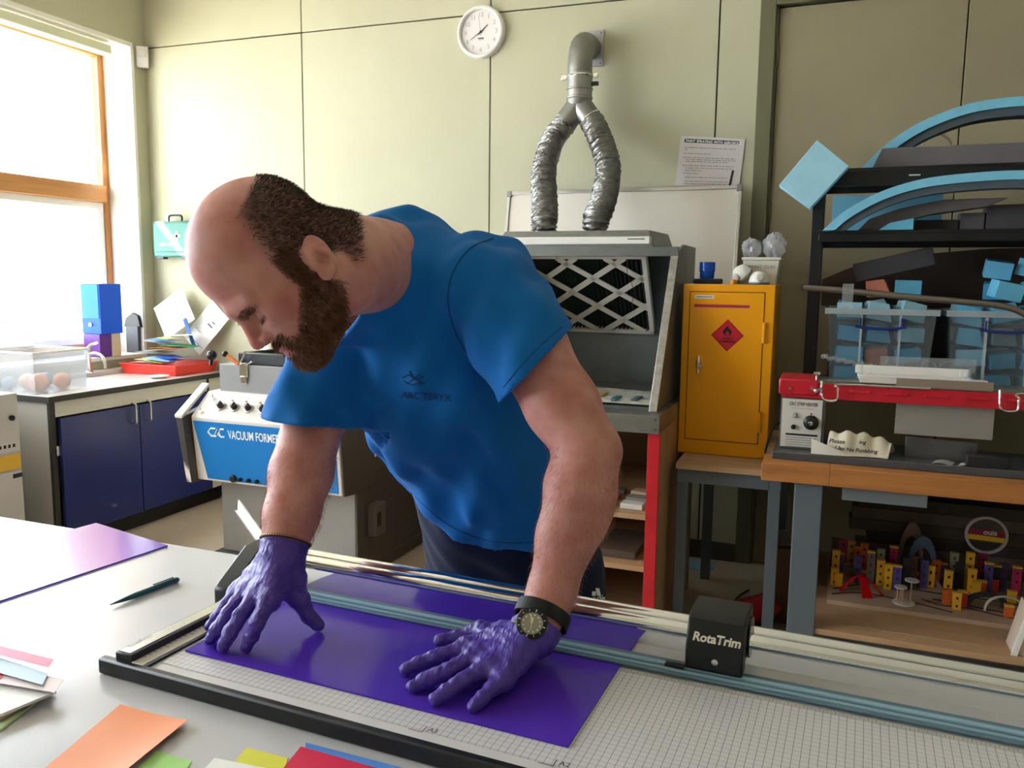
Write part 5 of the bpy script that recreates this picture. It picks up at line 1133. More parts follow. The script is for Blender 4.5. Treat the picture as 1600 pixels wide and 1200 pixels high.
MB().strip([(-.05,0),(0,tc2.z-B0),(.055,0),(-.05,0)],[(-.03,.006),(0,(tc2.z-B0)*.7),(.032,.006),(-.03,.006)],(tc2.x,TYY,B0),X3,Z3,Y3*.01).build('frame', hm, tri)
# white card box at the right edge of the lower shelf
wbx = thing('card_box', (.70,3.14,.2581), 'folded white card box at the right end of the lower shelf', 'box')
MB().prism([(.0,0),(.09,0),(.09,.15),(.035,.17)], (.655,3.06,.2582), X3, Z3, Y3*.11).build('box_body', mat('cream_card','d2bca8',.6), wbx, .001)
MB().hexa([(.650,3.052,.2582),(.668,3.052,.2582),(.668,3.058,.2582),(.650,3.058,.2582),(.688,3.052,.43),(.706,3.052,.43),(.706,3.058,.43),(.688,3.058,.43)]).build('white_edge', mat('white_card','f3f1ef',.5), wbx)
# craft knife under the bench, cardboard boxes in the dark
kn_ = thing('craft_knife', pz(1290,990,.006), 'red and black craft knife on the floor below the bench', 'knife')
a_, b_ = pz(1282,984,.008), pz(1305,996,.008)
MB().tube([a_,a_.lerp(b_,.55)], [.006,.008], 8).build('handle', mat('red_vinyl','b51524',.4), kn_); MB().tube([a_.lerp(b_,.55),b_], [.007,.004], 8).build('grip', blackplastic, kn_)
tag(MB().box(-.19,-.035,3.66,3.96,.0,.34).build('carton', mat('brown_carton','6e553f',.75), bevel=.002), 'brown carton on the floor between the two benches', 'box')
tag(MB().obox((-.11,3.82,.3435),(.13,.22,.006),(0,0,.3)).build('card_sheet', mat('pale_sheet','9c948a',.6)), 'pale loose sheet lying on the brown carton', 'sheet')
# ================================================================== the person: implicit surfaces, one continuous body
F4 = np.float32
def A(v): return np.array(tuple(v), dtype=F4)
def J(x, y, d): return A(Vector((0,0,HC)) + ray(x, y)*d)        # photo pixel at a depth d in metres
def PZ(x, y, z): return A(pz(x, y, z))
def unit(v): return v/np.linalg.norm(v)
def smin(a, b, k):
    h = np.clip(.5+.5*(b-a)/k, 0, 1); return b*(1-h)+a*h-k*h*(1-h)
def smax(a, b, k): return -smin(-a, -b, k)
class Field:
    def __init__(s, ax): s.ax = [np.asarray(a, F4) for a in ax]; s.F = np.full([len(a) for a in ax], .5, F4)
    def sl(s, lo, hi, m):
        r = []
        for a,l,h in zip(s.ax, lo, hi): r.append(slice(max(0,int(np.searchsorted(a,l-m))-1), min(len(a),int(np.searchsorted(a,h+m))+1)))
        return tuple(r)
    def pts(s, sl):
        return np.stack(np.meshgrid(*[a[q] for a,q in zip(s.ax, sl)], indexing='ij'), -1)
    def put(s, fn, lo, hi, k=.01, op='add', m=None):
        m = (k+.025) if m is None else m
        sl = s.sl(lo, hi, m)
        if any(q.stop <= q.start for q in sl): return
        d = fn(s.pts(sl)).astype(F4)
        s.F[sl] = smin(s.F[sl], d, k) if op == 'add' else smax(s.F[sl], -d, k)
    def cone(s, a, b, ra, rb, k=.01, op='add'):
        a, b = A(a), A(b); ba = b-a; L2 = float(ba@ba); R = max(ra, rb)
        def fn(P):
            q = P-a; t = np.clip(q@ba/L2, 0, 1); return np.linalg.norm(q-t[...,None]*ba, axis=-1)-(ra+(rb-ra)*t)
        s.put(fn, np.minimum(a,b)-R, np.maximum(a,b)+R, k, op)
    def chain(s, pts, rs, k=.01):
        for i in range(len(pts)-1): s.cone(pts[i], pts[i+1], rs[i], rs[i+1], k)
    def ell(s, c, r, M=None, k=.01, op='add'):
        c = A(c); r = A(r); M = np.eye(3, dtype=F4) if M is None else np.asarray(M, F4)      # rows of M = axes
        R = float(max(r))
        ext = np.sqrt(((M*r[:,None])**2).sum(0))
        def fn(P):
            q = (P-c)@M.T; k0 = np.linalg.norm(q/r, axis=-1); k1 = np.linalg.norm(q/(r*r), axis=-1)+1e-9; return k0*(k0-1)/k1
        s.put(fn, c-ext, c+ext, k, op)
    def econe(s, a, b, wa, wb, side, k=.02, flat=.7, op='add'):
        """tapering capsule with an elliptical section: half-widths wa,wb along 'side', flat*width across"""
        a, b = A(a), A(b); ax = unit(b-a); sd = unit(A(side)-ax*float(A(side)@ax)); nn = np.cross(ax, sd); L = float(np.linalg.norm(b-a)); R = max(wa, wb)
        def fn(P):
            q = P-a; t = q@ax; u = q@sd; v = q@nn/flat; tt = np.clip(t/L, 0, 1); w = wa+(wb-wa)*tt
            return (np.sqrt(u*u+v*v+(t-tt*L)**2)-w)*(flat if flat < 1 else 1)
        s.put(fn, np.minimum(a,b)-R, np.maximum(a,b)+R, k, op)
    def mesh(s):
        F = s.F; S = F < 0; nx, ny, nz = F.shape
        cnt = np.zeros((nx-1,ny-1,nz-1), np.int8)
        for i in (0,1):
            for j in (0,1):
                for k in (0,1): cnt += S[i:nx-1+i, j:ny-1+j, k:nz-1+k]
        act = np.argwhere((cnt > 0) & (cnt < 8)); n = len(act)
        ids = np.full(cnt.shape, -1, np.int32); ids[act[:,0],act[:,1],act[:,2]] = np.arange(n, dtype=np.int32)
        off = np.array([(i,j,k) for i in (0,1) for j in (0,1) for k in (0,1)])
        val = np.stack([F[act[:,0]+o[0], act[:,1]+o[1], act[:,2]+o[2]] for o in off], 1)
        pos = np.stack([np.stack([s.ax[d][act[:,d]+o[d]] for d in range(3)], 1) for o in off], 1)
        acc = np.zeros((n,3)); c = np.zeros(n)
        for p in range(8):
            for q in range(p+1, 8):
                if np.abs(off[p]-off[q]).sum() != 1: continue
                m = (val[:,p] < 0) != (val[:,q] < 0); t = val[m,p]/(val[m,p]-val[m,q])
                acc[m] += pos[m,p]+(pos[m,q]-pos[m,p])*t[:,None]; c[m] += 1
        V = acc/c[:,None]; Q = []
        for d in range(3):
            e1, e2 = [(1,2),(2,0),(0,1)][d]
            lo = [slice(None)]*3; hi = [slice(None)]*3; lo[d] = slice(0,-1); hi[d] = slice(1,None)
            for e in (e1,e2): lo[e] = slice(1,-1); hi[e] = slice(1,-1)
            a, b = S[tuple(lo)], S[tuple(hi)]; E = np.argwhere(a != b); E[:,e1] += 1; E[:,e2] += 1
            sg = S[E[:,0],E[:,1],E[:,2]]
            def cid(o1, o2):
                C = E.copy(); C[:,e1] -= o1; C[:,e2] -= o2; return ids[C[:,0],C[:,1],C[:,2]]
            q = np.stack([cid(1,1),cid(0,1),cid(0,0),cid(1,0)], 1)
            q[~sg] = q[~sg][:,::-1]; Q.append(q)
        return V, np.concatenate(Q)
def relax(V, Q, it=2, lam=.5):
    E = np.concatenate([Q[:,[0,1]],Q[:,[1,2]],Q[:,[2,3]],Q[:,[3,0]]]); n = len(V)
    for k in range(it*2):
        s = np.zeros((n,3)); c = np.zeros(n)
        for a,b in ((0,1),(1,0)):
            for d in range(3): s[:,d] += np.bincount(E[:,a], V[E[:,b],d], n)
            c += np.bincount(E[:,a], minlength=n)
        V = V + (s/c[:,None]-V)*(lam if k%2 == 0 else -lam*1.04)
    return V
def np_mesh(name, V, Q, m, parent=None, attr=None):
    off = np.array(wloc(parent)) if parent else np.zeros(3)
    me = bpy.data.meshes.new(name); me.vertices.add(len(V)); me.vertices.foreach_set('co', (V-off).astype(F4).ravel())
    me.loops.add(Q.size); me.loops.foreach_set('vertex_index', Q.astype(np.int32).ravel())
    me.polygons.add(len(Q)); me.polygons.foreach_set('loop_start', np.arange(0,Q.size,4,dtype=np.int32)); 
    me.polygons.foreach_set('use_smooth', np.ones(len(Q), bool)); me.update(calc_edges=True); me.validate()
    for nm,arr in (attr or {}).items():
        at = me.attributes.new(nm, 'FLOAT', 'POINT'); at.data.foreach_set('value', arr.astype(F4))
    me.materials.append(m); o = bpy.data.objects.new(name, me); COL.objects.link(o)
    if parent: o.parent = parent
    return o
def axis(segs):      # [(start,end,step),...] -> non-uniform sample positions
    out = []
    for a,b,st in segs: out += list(np.arange(a, b, st))
    return np.array(out+[segs[-1][1]], F4)
rs_ = np.random.RandomState(4)
def wob(P, freq, amp, seed, stretch=None, n=5):
    r = np.random.RandomState(seed); d = 0
    for i in range(n):
        k = r.normal(size=3); k = k/np.linalg.norm(k)*freq*r.uniform(.6,1.5)
        if stretch is not None: ax, f = stretch; k = k-ax*float(k@ax)*(1-f)
        d = d + np.sin(P@k.astype(F4)+r.uniform(0,6.28))
    return d*amp/n**.5

# ---- joints
SHR = BZ+.0034                                       # top of the purple sheet
shL, elL, wrL = J(778,462,1.37), J(920,705,1.275), PZ(838,985,.985)
foreL = J(862,925,1.24)
shR, elR, wrR = J(545,490,1.54), J(482,690,1.43), PZ(441,868,1.045)
neck0 = J(612,420,1.45)
hipC = J(806,880,1.78); hipC[1] = max(hipC[1], 1.56)
spine = unit(neck0-hipC); across = unit(shL-shR); across = unit(across-spine*float(across@spine)); front = np.cross(spine, across)
if front[1] > 0: front = -front
# head frame from the image: face looks down to the left
HD = 1.14; hc_ = J(424,417,HD)
camr, camu, camf = A(_rt), A(_up), A(_fw)
hf = unit(-.55*camr-.837*camu-.32*camf); hu = -.837*camr+.55*camu-.28*camf; hu = unit(hu-hf*float(hu@hf)); hl = np.cross(hu, hf)
HM = np.stack([hf, hl, hu])
def hp(x, y, z): return hc_+hf*x+hl*y+hu*z

# ---- body field
hx = np.sort([hc_[0]-.17, hc_[0]+.17]); hy = [hc_[1]-.15, hc_[1]+.16]; hz = [hc_[2]-.19, hc_[2]+.16]
ax = axis([(-1.16,hx[0],.006),(hx[0],hx[1],.0027),(hx[1],-.05,.006)])
ay = axis([(.80,hy[0],.006),(hy[0],hy[1],.0027),(hy[1],2.02,.007)])
az = axis([(-.012,.86,.014),(.86,hz[0],.006),(hz[0],hz[1],.0027),(hz[1],1.78,.006)])
B = Field((ax,ay,az))
# torso (under the shirt), pelvis, legs
chest = (shL+shR)/2*.55+neck0*.45-spine*.16
B.econe(hipC-spine*.0, hipC+spine*.20, .150, .140, across, .04, .72)
B.econe(hipC+spine*.18, chest-spine*.02, .140, .158, across, .05, .74)
B.econe(chest-spine*.05, chest+spine*.06, .160, .145, across, .05, .66)
B.cone(shR, neck0, .052, .062, .06); B.cone(shL, neck0, .052, .062, .06)
legs = []
for s,(fx,fy) in ((-1,(-.085,.10)),(1,(.095,.06))):
    hj = hipC+across*s*.085-A((0,0,.02)); foot = A((hj[0]+fx*.6, hj[1]+fy, .085)); knee = (hj+foot)/2+A((0,-.035,.02))
    legs.append((hj,knee,foot))
    B.chain([hj,knee,foot], [.088,.060,.042], .03); B.cone(foot, foot+A((-.02,.045,-.03)), .04, .034, .02)
    B.cone(foot+A((0,0,-.045)), foot+A((-.03,-.15,-.055)), .034, .026, .02)
# arms
def mus(a, b, t, o=0): return a+(b-a)*t
B.chain([shL, mus(shL,elL,.35), mus(shL,elL,.72), elL], [.064,.062,.057,.050], .02)
fL = [elL, mus(elL,foreL,.25), mus(elL,foreL,.62), foreL, wrL]
B.chain(fL, [.049,.0535,.045,.036,.032], .015)
B.ell(mus(elL,foreL,.28)+camr*.010, (.044,.044,.075), np.stack([camr, np.cross(unit(foreL-elL),camr), unit(foreL-elL)]), .02)
B.chain([shR, mus(shR,elR,.4), mus(shR,elR,.75), elR], [.060,.058,.054,.049], .02)
fR = [elR, mus(elR,wrR,.28), mus(elR,wrR,.66), wrR]
B.chain(fR, [.050,.053,.045,.0345], .015)
# hands: joint rows from the photo (px, py, height above the sheet), radii
def hand_rows(spec):
    return {n:[PZ(x,y,SHR+h) for x,y,h in rows] for n,rows in spec.items()}
HL_ = hand_rows({'thumb':[(795,990,.030),(752,985,.024),(718,996,.0125),(688,1001,.0105)],
  'index':[(733,1012,.026),(686,1026,.021),(657,1036,.014),(633,1047,.0095)],
  'middle':[(745,1027,.028),(699,1049,.022),(668,1062,.014),(646,1072,.0095)],
  'ring':[(762,1043,.027),(723,1064,.021),(699,1080,.014),(680,1092,.0095)],
  'little':[(787,1060,.022),(767,1077,.017),(752,1092,.012),(739,1104,.0085)]})
HR_ = hand_rows({'thumb':[(458,905,.075),(470,938,.050),(481,962,.026),(497,976,.012)],
  'index':[(421,937,.072),(402,973,.052),(392,995,.028),(385,1011,.010)],
  'middle':[(403,930,.072),(374,964,.054),(359,990,.030),(349,1010,.010)],
  'ring':[(387,924,.068),(356,960,.050),(340,983,.028),(329,999,.010)],
  'little':[(374,922,.060),(351,949,.043),(338,965,.025),(328,978,.009)]})
RAD = {'thumb':[.0135,.0125,.0115,.0095],'index':[.0125,.0108,.0098,.0082],'middle':[.0125,.0110,.0100,.0084],'ring':[.0122,.0105,.0095,.0080],'little':[.0115,.0095,.0085,.0072]}
def put_hand(Fd, rows, wr, fore, g, k):
    for n,p in rows.items(): Fd.chain(p, [r+g for r in RAD[n]], k)
    kn = [rows[n][0] for n in ('index','middle','ring','little')]
    w0 = wr
    for q,r in zip(kn,(.0155,.0165,.016,.0145)): Fd.cone(w0+(q-w0)*.12, q, .021+g, r+g-.002, .016)
    Fd.cone(w0, rows['thumb'][0], .022+g, .018+g, .016); Fd.cone(rows['thumb'][0], kn[0]*.6+w0*.4, .016+g, .014+g, .016)
    Fd.cone(rows['thumb'][1], kn[0]*.75+w0*.25, .010+g, .010+g, .014)
    for a,b in ((0,1),(1,2),(2,3)): Fd.cone(kn[a], kn[b], .013+g, .012+g, .008)
    Fd.cone(w0, kn[3]*.6+w0*.4, .023+g, .017+g, .016)
put_hand(B, HL_, wrL, foreL, -.0022, .004); put_hand(B, HR_, wrR, elR, -.0022, .004)
# neck and head
nb = hp(-.052,0,-.075)
B.cone(nb, neck0, .064, .074, .03); B.cone(hp(-.075,0,-.03), neck0+spine*.015-front*.02, .046, .06, .03)
B.ell(hp(-.012,0,.035), (.098,.081,.089), HM, .02)
B.ell(hp(.026,0,-.042), (.058,.060,.084), HM, .03)
for s in (-1,1):
    B.cone(hp(-.028,s*.056,-.070), hp(.055,s*.018,-.110), .022, .017, .02)
    B.cone(hp(-.022,s*.064,-.03), hp(-.028,s*.056,-.075), .018, .02, .02)
    B.ell(hp(.044,s*.042,-.040), (.027,.023,.021), HM, .018)
    B.cone(hp(.0815,s*.009,.001), hp(.0665,s*.043,-.009), .0105, .0098, .012)
B.ell(hp(.066,0,-.112), (.020,.026,.017), HM, .015)
B.ell(hp(.060,0,-.082), (.024,.032,.026), HM, .02)
for s in (-1,1): B.ell(hp(.083,s*.031,-.0300), (.020,.018,.0110), HM, .010, 'cut')
for s in (-1,1):
    B.ell(hp(.0630,s*.032,-.0320), (.0125,.0155,.0110), HM, .004)
    B.cone(hp(.0745,s*.020,-.0375), hp(.0655,s*.045,-.0365), .0018, .0018, .002, 'cut')
B.cone(hp(.080,0,-.012), hp(.0945,0,-.044), .0085, .0105, .010)
B.ell(hp(.0955,0,-.050), (.0125,.0125,.0100), HM, .006)
for s in (-1,1): B.ell(hp(.086,s*.0135,-.0545), (.0105,.0075,.0075), HM, .005)
for s in (-1,1): B.ell(hp(.0875,s*.0085,-.0620), (.006,.0035,.0035), HM, .002, 'cut')
B.ell(hp(.0800,0,-.0790), (.0105,.023,.0062), HM, .005); B.ell(hp(.0785,0,-.0915), (.0105,.020,.0068), HM, .005)
B.cone(hp(.0905,-.010,-.0850), hp(.0905,.010,-.0850), .0016, .0016, .002, 'cut')
for s in (-1,1): B.cone(hp(.0890,s*.008,-.0850), hp(.076,s*.024,-.0858), .0016, .0016, .002, 'cut')
# ears: shell, hollow, rim, lobe, tragus
for s in (-1,1):
    ea = unit(hl*s*.92-hf*.38); eu = unit(hu*.80-hf*.55); eu = unit(eu-ea*float(eu@ea)); ef = np.cross(eu, ea)
    EM = np.stack([ef, ea, eu]); ec = hp(-.030,s*.084,-.044)
    B.ell(ec, (.0200,.0085,.0325), EM, .006)
    B.cone(hp(-.018,s*.070,-.044), ec, .012, .008, .008)
    B.ell(ec+ea*.009+hf*.001-eu*.003, (.0105,.0085,.0175), EM, .003, 'cut')
    B.ell(ec+ea*.010+hf*.004-eu*.006, (.0065,.0120,.0085), EM, .003, 'cut')
    B.cone(ec+ea*.004+eu*.010+hf*.002, ec+ea*.004-eu*.004-hf*.008, .0036, .0036, .004)
    B.ell(ec-eu*.026+hf*.004+ea*.001, (.0095,.0060,.0085), EM, .005)
    B.ell(hp(-.0150,s*.0760,-.048), (.0050,.0050,.0065), HM, .004)
def noisefloor(F, z):    # keep the body above the sheet
    pass
V, Q = B.mesh(); V = relax(V, Q, 2, .45)
# masks in head space: scalp hair, beard, brows
def head_masks(P, N=None):
    q = (P-hc_)@HM.T; x, y, z = q[:,0], q[:,1], q[:,2]
    def ss(e0, e1, v): t = np.clip((v-e0)/(e1-e0), 0, 1); return t*t*(3-2*t)
    near = (np.linalg.norm(q, axis=1) < .19)
    fb = np.interp(z, [-.2,-.05,.0,.022,.068,.077,.088,.13], [-.006,.006,.012,.010,-.006,-.040,-.080,-.115])
    hair = ss(.012,-.022, x-fb)*ss(-.098,-.060, z+.5*(x+.085))*near
    hair *= 1-ss(-.045,-.065, z)*ss(-.075,-.050, x)          # bare skin around and below the ear
    ear = (np.abs(y) > .0795) & (x > -.070) & (x < -.004) & (z > -.085) & (z < -.008); hair[ear] = 0
    up = -.046-.72*np.clip(x-.010,0,.05)-.1*np.clip(x-.06,0,1)
    rear = -.022+.75*np.clip(-.090-z,0,1)
    beard = ss(.008,-.008, z-up)*ss(-.006,.012, x-rear)*ss(-.150,-.132, z)*near
    side = ss(-.020,-.010, x)*ss(.018,.008, x)*ss(.006,-.006, z)*ss(-.075,-.065, z)*near*(np.abs(y) > .05)
    must = ss(.058,.070, x)*ss(-.062,-.067, z)*ss(.036,.028, np.abs(y))*near*(1-ss(-.0735,-.0755,z)*ss(.020,.016,np.abs(y))*ss(.078,.082,x)*ss(-.099,-.096,z))
    lips = (x > .0775) & (np.abs(y) < .022) & (z < -.0745) & (z > -.0975)
    beard = np.maximum(np.maximum(beard, side), must); beard[lips] *= .1; beard[ear] = 0
    brow = ss(.0075,.003, np.abs(z-(-.014-.25*np.clip(np.abs(y)-.034,0,1))))*ss(.008,.016,np.abs(y))*ss(.054,.044,np.abs(y))*ss(.040,.048,x)*near
    red = near*np.maximum(ss(.085,.10,x)*.5, (ss(.030,.0,np.linalg.norm(q-A((.045,.058,-.045)),axis=1)))*.4)
    lipm = lips*near*1.0
    lash = near*ss(.0042,.0018,np.abs(z+.0372))*ss(.017,.013,np.abs(np.abs(y)-.032))*ss(.058,.063,x)
    return hair, beard, brow, red, lipm, lash
hair_m, beard_m, brow_m, red_m, lip_m, lash_m = head_masks(V)
def skin_mat():
    m = mat('skin', 'd8a08c', .46, spec=.35, sss=.12); nt = m.node_tree; b = nt.nodes['Principled BSDF']
    def att(n): a = nt.nodes.new('ShaderNodeAttribute'); a.attribute_name = n; return a.outputs['Fac']
    def mix(fac, c1, c2):
        x = nt.nodes.new('ShaderNodeMix'); x.data_type = 'RGBA'
        nt.links.new(fac, x.inputs[0])
        for i,c in ((6,c1),(7,c2)):
            if isinstance(c, str): x.inputs[i].default_value = (*lin(c),1)
            else: nt.links.new(c, x.inputs[i])
        return x.outputs[2]
    tc = nt.nodes.new('ShaderNodeTexCoord'); n1 = nt.nodes.new('ShaderNodeTexNoise'); n1.inputs['Scale'].default_value = 22; n1.inputs['Detail'].default_value = 6
    nt.links.new(tc.outputs['Object'], n1.inputs[0])
    rp = nt.nodes.new('ShaderNodeMapRange'); rp.inputs[1].default_value = .35; rp.inputs[2].default_value = .7; nt.links.new(n1.outputs[0], rp.inputs[0])
    c = mix(rp.outputs[0], 'd2978c', 'bd776d')
    # sparse freckles
    vo = nt.nodes.new('ShaderNodeTexVoronoi'); vo.inputs['Scale'].default_value = 55; nt.links.new(tc.outputs['Object'], vo.inputs[0])
    lt = nt.nodes.new('ShaderNodeMapRange'); lt.inputs[1].default_value = .085; lt.inputs[2].default_value = .05; lt.inputs[3].default_value = 0; lt.inputs[4].default_value = .35; nt.links.new(vo.outputs['Distance'], lt.inputs[0])
    c = mix(lt.outputs[0], c, 'a06a58')
    c = mix(att('red'), c, 'b85c58'); c = mix(att('lip'), c, 'b0605c'); c = mix(att('hair'), c, '3b2922'); c = mix(att('beard'), c, '5a3a2a'); c = mix(att('brow'), c, '6b4536'); c = mix(att('lash'), c, '3a2520')
    nt.links.new(c, b.inputs['Base Color'])
    n2 = nt.nodes.new('ShaderNodeTexNoise'); n2.inputs['Scale'].default_value = 380; n2.inputs['Detail'].default_value = 3; nt.links.new(tc.outputs['Object'], n2.inputs[0])
    bp = nt.nodes.new('ShaderNodeBump'); bp.inputs['Strength'].default_value = .18; bp.inputs['Distance'].default_value = .001; nt.links.new(n2.outputs[0], bp.inputs['Height']); nt.links.new(bp.outputs[0], b.inputs['Normal'])
    return m
pr = thing('person', (float(hipC[0]),float(hipC[1]),0), 'bald bearded person in blue T-shirt bending over the trimmer, purple gloves on both hands', 'person')
body = np_mesh('body', V, Q, skin_mat(), pr, dict(hair=hair_m*.72, beard=beard_m*.6, brow=brow_m*.55, red=red_m, lip=lip_m*.7, lash=lash_m*.8))

# ---- hair: short strands rooted on the skin
def strands(name, V, Q, weight, count, length, m, lay, wid=.00045, seed=1, jit=.5, curl=.25):
    r = np.random.RandomState(seed); T = np.concatenate([Q[:,[0,1,2]],Q[:,[0,2,3]]])
    w = weight[T].mean(1); T = T[w > .04]; w = w[w > .04]
    a, b, c = V[T[:,0]], V[T[:,1]], V[T[:,2]]; nr = np.cross(b-a, c-a); ar = np.linalg.norm(nr, axis=1)+1e-12; nr = nr/ar[:,None]
    pr_ = ar*w; idx = r.choice(len(T), count, p=pr_/pr_.sum())
    u, v = r.rand(count), r.rand(count); f = u+v > 1; u[f], v[f] = 1-u[f], 1-v[f]
    P = a[idx]+(b[idx]-a[idx])*u[:,None]+(c[idx]-a[idx])*v[:,None]; N = nr[idx]
    L = length(P)*r.uniform(.6,1.15,count)
    D = lay(P, N); D = D+r.normal(size=D.shape)*jit*.35; D = D/np.linalg.norm(D, axis=1)[:,None]
    S = np.cross(D, np.array(camf)+r.normal(size=D.shape)*.4); S = S/np.linalg.norm(S, axis=1)[:,None]*wid
    G = r.normal(size=D.shape)*curl
    M1 = P+D*L[:,None]*.5+N*.0008; D2 = D+G; E = M1+D2/np.linalg.norm(D2, axis=1)[:,None]*L[:,None]*.5
    W = np.stack([P-S-N*.001, P+S-N*.001, M1+S*.8, M1-S*.8, E+S*.25, E-S*.25], 1).reshape(-1,3)
    k = np.arange(count)[:,None]*6; Fq = np.concatenate([k+np.array([[0,1,2,3]]), k+np.array([[3,2,4,5]])])
    o = np_mesh(name, W, Fq, m, pr); return o
def hairm(n, c, c2): return mat(n, c, .55, spec=.3, col2=c2, vs=60)
Vn = V
strands('hair', V, Q, hair_m**1.8, 11000, lambda P: np.full(len(P), .0065), hairm('hair_brown','3a2a23','5a4236'), lambda P,N: N*.55-np.array(hu)*.55-np.array(hf)*.35, seed=2)
strands('beard', V, Q, beard_m, 11000, lambda P: np.where(((P-hc_)@HM.T)[:,2] < -.095, .012, .008), hairm('beard_brown','573828','84583e'), lambda P,N: N*.50-np.array(hu)*.75+np.array(hf)*.10, seed=3, curl=.45)
strands('eyebrow', V, Q, brow_m, 330, lambda P: np.full(len(P), .007), hairm('brow_brown','6a4736','94684c'), lambda P,N: N*.25+np.array(hl)*.8*np.sign(((P-hc_)@HM.T)[:,1])[:,None]-np.array(hu)*.2, seed=4)
def seg_d(P, a, b):
    ba = b-a; t = np.clip((P-a)@ba/(ba@ba), 0, 1); return np.linalg.norm(P-a-t[:,None]*ba, axis=1), t
dl, tl = seg_d(V, elL, foreL); dr_, tr_ = seg_d(V, elR, wrR)
armw = ((dl < .075) & (tl > .02)).astype(float)*(1-.3*tl) + ((dr_ < .075) & (tr_ > .05) & (tr_ < .93)).astype(float)
strands('arm_hair', V, Q, armw, 5200, lambda P: np.full(len(P), .011), mat('arm_hair','8a5f46',.5), lambda P,N: N*.45+np.array(camr)*.1-np.array([0,0,1.])*.8, wid=.00016, seed=6, curl=.5)

# ---- T-shirt: hollow cloth shell cut at neck, sleeves and hem
sx = axis([(-1.10,-.12,.0048)]); sy = axis([(.92,1.95,.0052)]); sz = axis([(.84,1.72,.0048)])
T = Field((sx,sy,sz)); g = .020
T.econe(hipC+spine*.06, hipC+spine*.24, .182, .166, across, .05, .76)
T.econe(hipC+spine*.22, chest-spine*.02, .166, .180, across, .06, .78)
T.econe(chest-spine*.06, chest+spine*.06, .182, .160, across, .06, .68)
T.ell(chest-spine*.01+front*.06, (.150,.075,.12), np.stack([across,front,spine]), .05)
T.cone(shR, neck0-spine*.004, .068, .074, .06); T.cone(shL, neck0-spine*.004, .070, .076, .06)
ringN, ringT, ringM = J(553,346,1.37), J(522,562,1.33), J(592,448,1.275)
ringC = (ringN+ringT)/2; nd = unit(np.cross(ringT-ringN, ringM-ringN)); nd = nd if nd@(hp(0,0,0)-ringC) > 0 else -nd
T.cone(neck0, ringC+nd*.02, .094, .100, .05)
T.cone(J(612,432,1.46), J(748,445,1.44), .088, .090, .05)
hemL = J(838,570,1.325); hemR = J(486,662,1.445)
T.chain([shL, mus(shL,elL,.25), hemL+(hemL-shL)*.25], [.076,.077,.077], .035)
T.chain([shR, mus(shR,elR,.3), hemR+(hemR-shR)*.25], [.076,.078,.080], .035)
Pg = T.pts((slice(None),)*3)
# folds: drag lines towards the armpits and the belly, soft pulls across the back
fold = wob(Pg, 62, .0060, 11, (unit(spine*.7+across*.5-front*.3), .18)) + wob(Pg, 30, .0045, 12) + wob(Pg, 105, .0030, 13, (unit(spine-across*.3), .2))
lowb = np.clip(1-((Pg-hipC)@spine-.05)/.22, 0, 1)
fold += lowb*wob(Pg, 48, .0085, 14, (unit(across*.85-spine*.45), .12))
del Pg
T.F += fold.astype(F4)
inner = T.F+.012
Pq = T.pts((slice(None),)*3)
def half(p0, n): return ((Pq-p0)@n).astype(F4)
D = np.maximum(T.F, -inner)
nS = unit(elL-shL); nL2 = unit(nS*.86+A(camu)*-.12+A(camr)*.25)
armL = ((Pq-shL)@across > .0) & ((Pq-hemL)@nS > -.12) & (np.linalg.norm(Pq-hemL, axis=-1) < .17)
hl1, hl2 = J(886,519,1.34), J(790,621,1.31); nl = unit(np.cross(hl2-hl1, camf+A((0,0,0))));
if nl@nS < 0: nl = -nl
D = np.where(armL, np.maximum(D, half((hl1+hl2)/2, nl)), D)
hr1, hr2 = J(436,657,1.42), J(532,667,1.45); nr_ = unit(np.cross(hr2-hr1, camf));
if nr_@unit(elR-shR) < 0: nr_ = -nr_
ta = np.clip((Pq-shR)@(elR-shR)/float((elR-shR)@(elR-shR)), 0, 1); armR = (np.linalg.norm(Pq-shR-ta[...,None]*(elR-shR), axis=-1) < .135) & (ta > .35); dAR = np.linalg.norm(Pq-shR-ta[...,None]*(elR-shR), axis=-1); fq = (Pq-hipC)@front; armR &= ((Pq-chest)@across < -.125) | ((fq > .135) & (dAR < .082)) | (fq > .152); del ta, fq
D = np.where(armR, np.maximum(D, half((hr1+hr2)/2, nr_)), D)
# hem follows the photo's sagging line
hb1, hb2 = J(618,742,1.62), J(868,828,1.62)
hd_ = unit(hb2-hb1); hn = unit(-spine+hd_*float(spine@hd_)); tpar = np.clip(((Pq-hb1)@hd_)/np.linalg.norm(hb2-hb1), -.3, 1.3)
sag = .040*np.sin(np.pi*np.clip(tpar,0,1))
awayarm = ~armR & (tpar > -.10) & ~((np.linalg.norm(Pq-hemL, axis=-1) < .14))
D = np.where(awayarm, np.maximum(D, half((hb1+hb2)/2, hn)-sag.astype(F4)), D)
# neck opening: everything on the head side of the collar plane, and the tube of the neck itself
q = Pq-ringC; t = q@nd; rad = np.linalg.norm(q-t[...,None]*nd, axis=-1)
fr_ = t
D = np.where((rad < .16) & (t < .085), np.maximum(D, t.astype(F4)), D)
T.F = D.astype(F4); del Pq, q, t, rad, fr_, inner, D, sag, tpar, awayarm, armL, armR, fold, lowb
Vs, Qs = T.mesh(); Vs = relax(Vs, Qs, 1, .5)
def cloth(name, c, c2, bs=900, b=.25): return mat(name, c, .8, spec=.2, col2=c2, vs=4, bump=b, bs=bs, sheen=.06, dist=.0006)
shirt = np_mesh('t_shirt', Vs, Qs, cloth('blue_jersey','0e66b0','1270bd'), pr)
shirt['label'] = 'blue cotton T-shirt with small dark chest print'
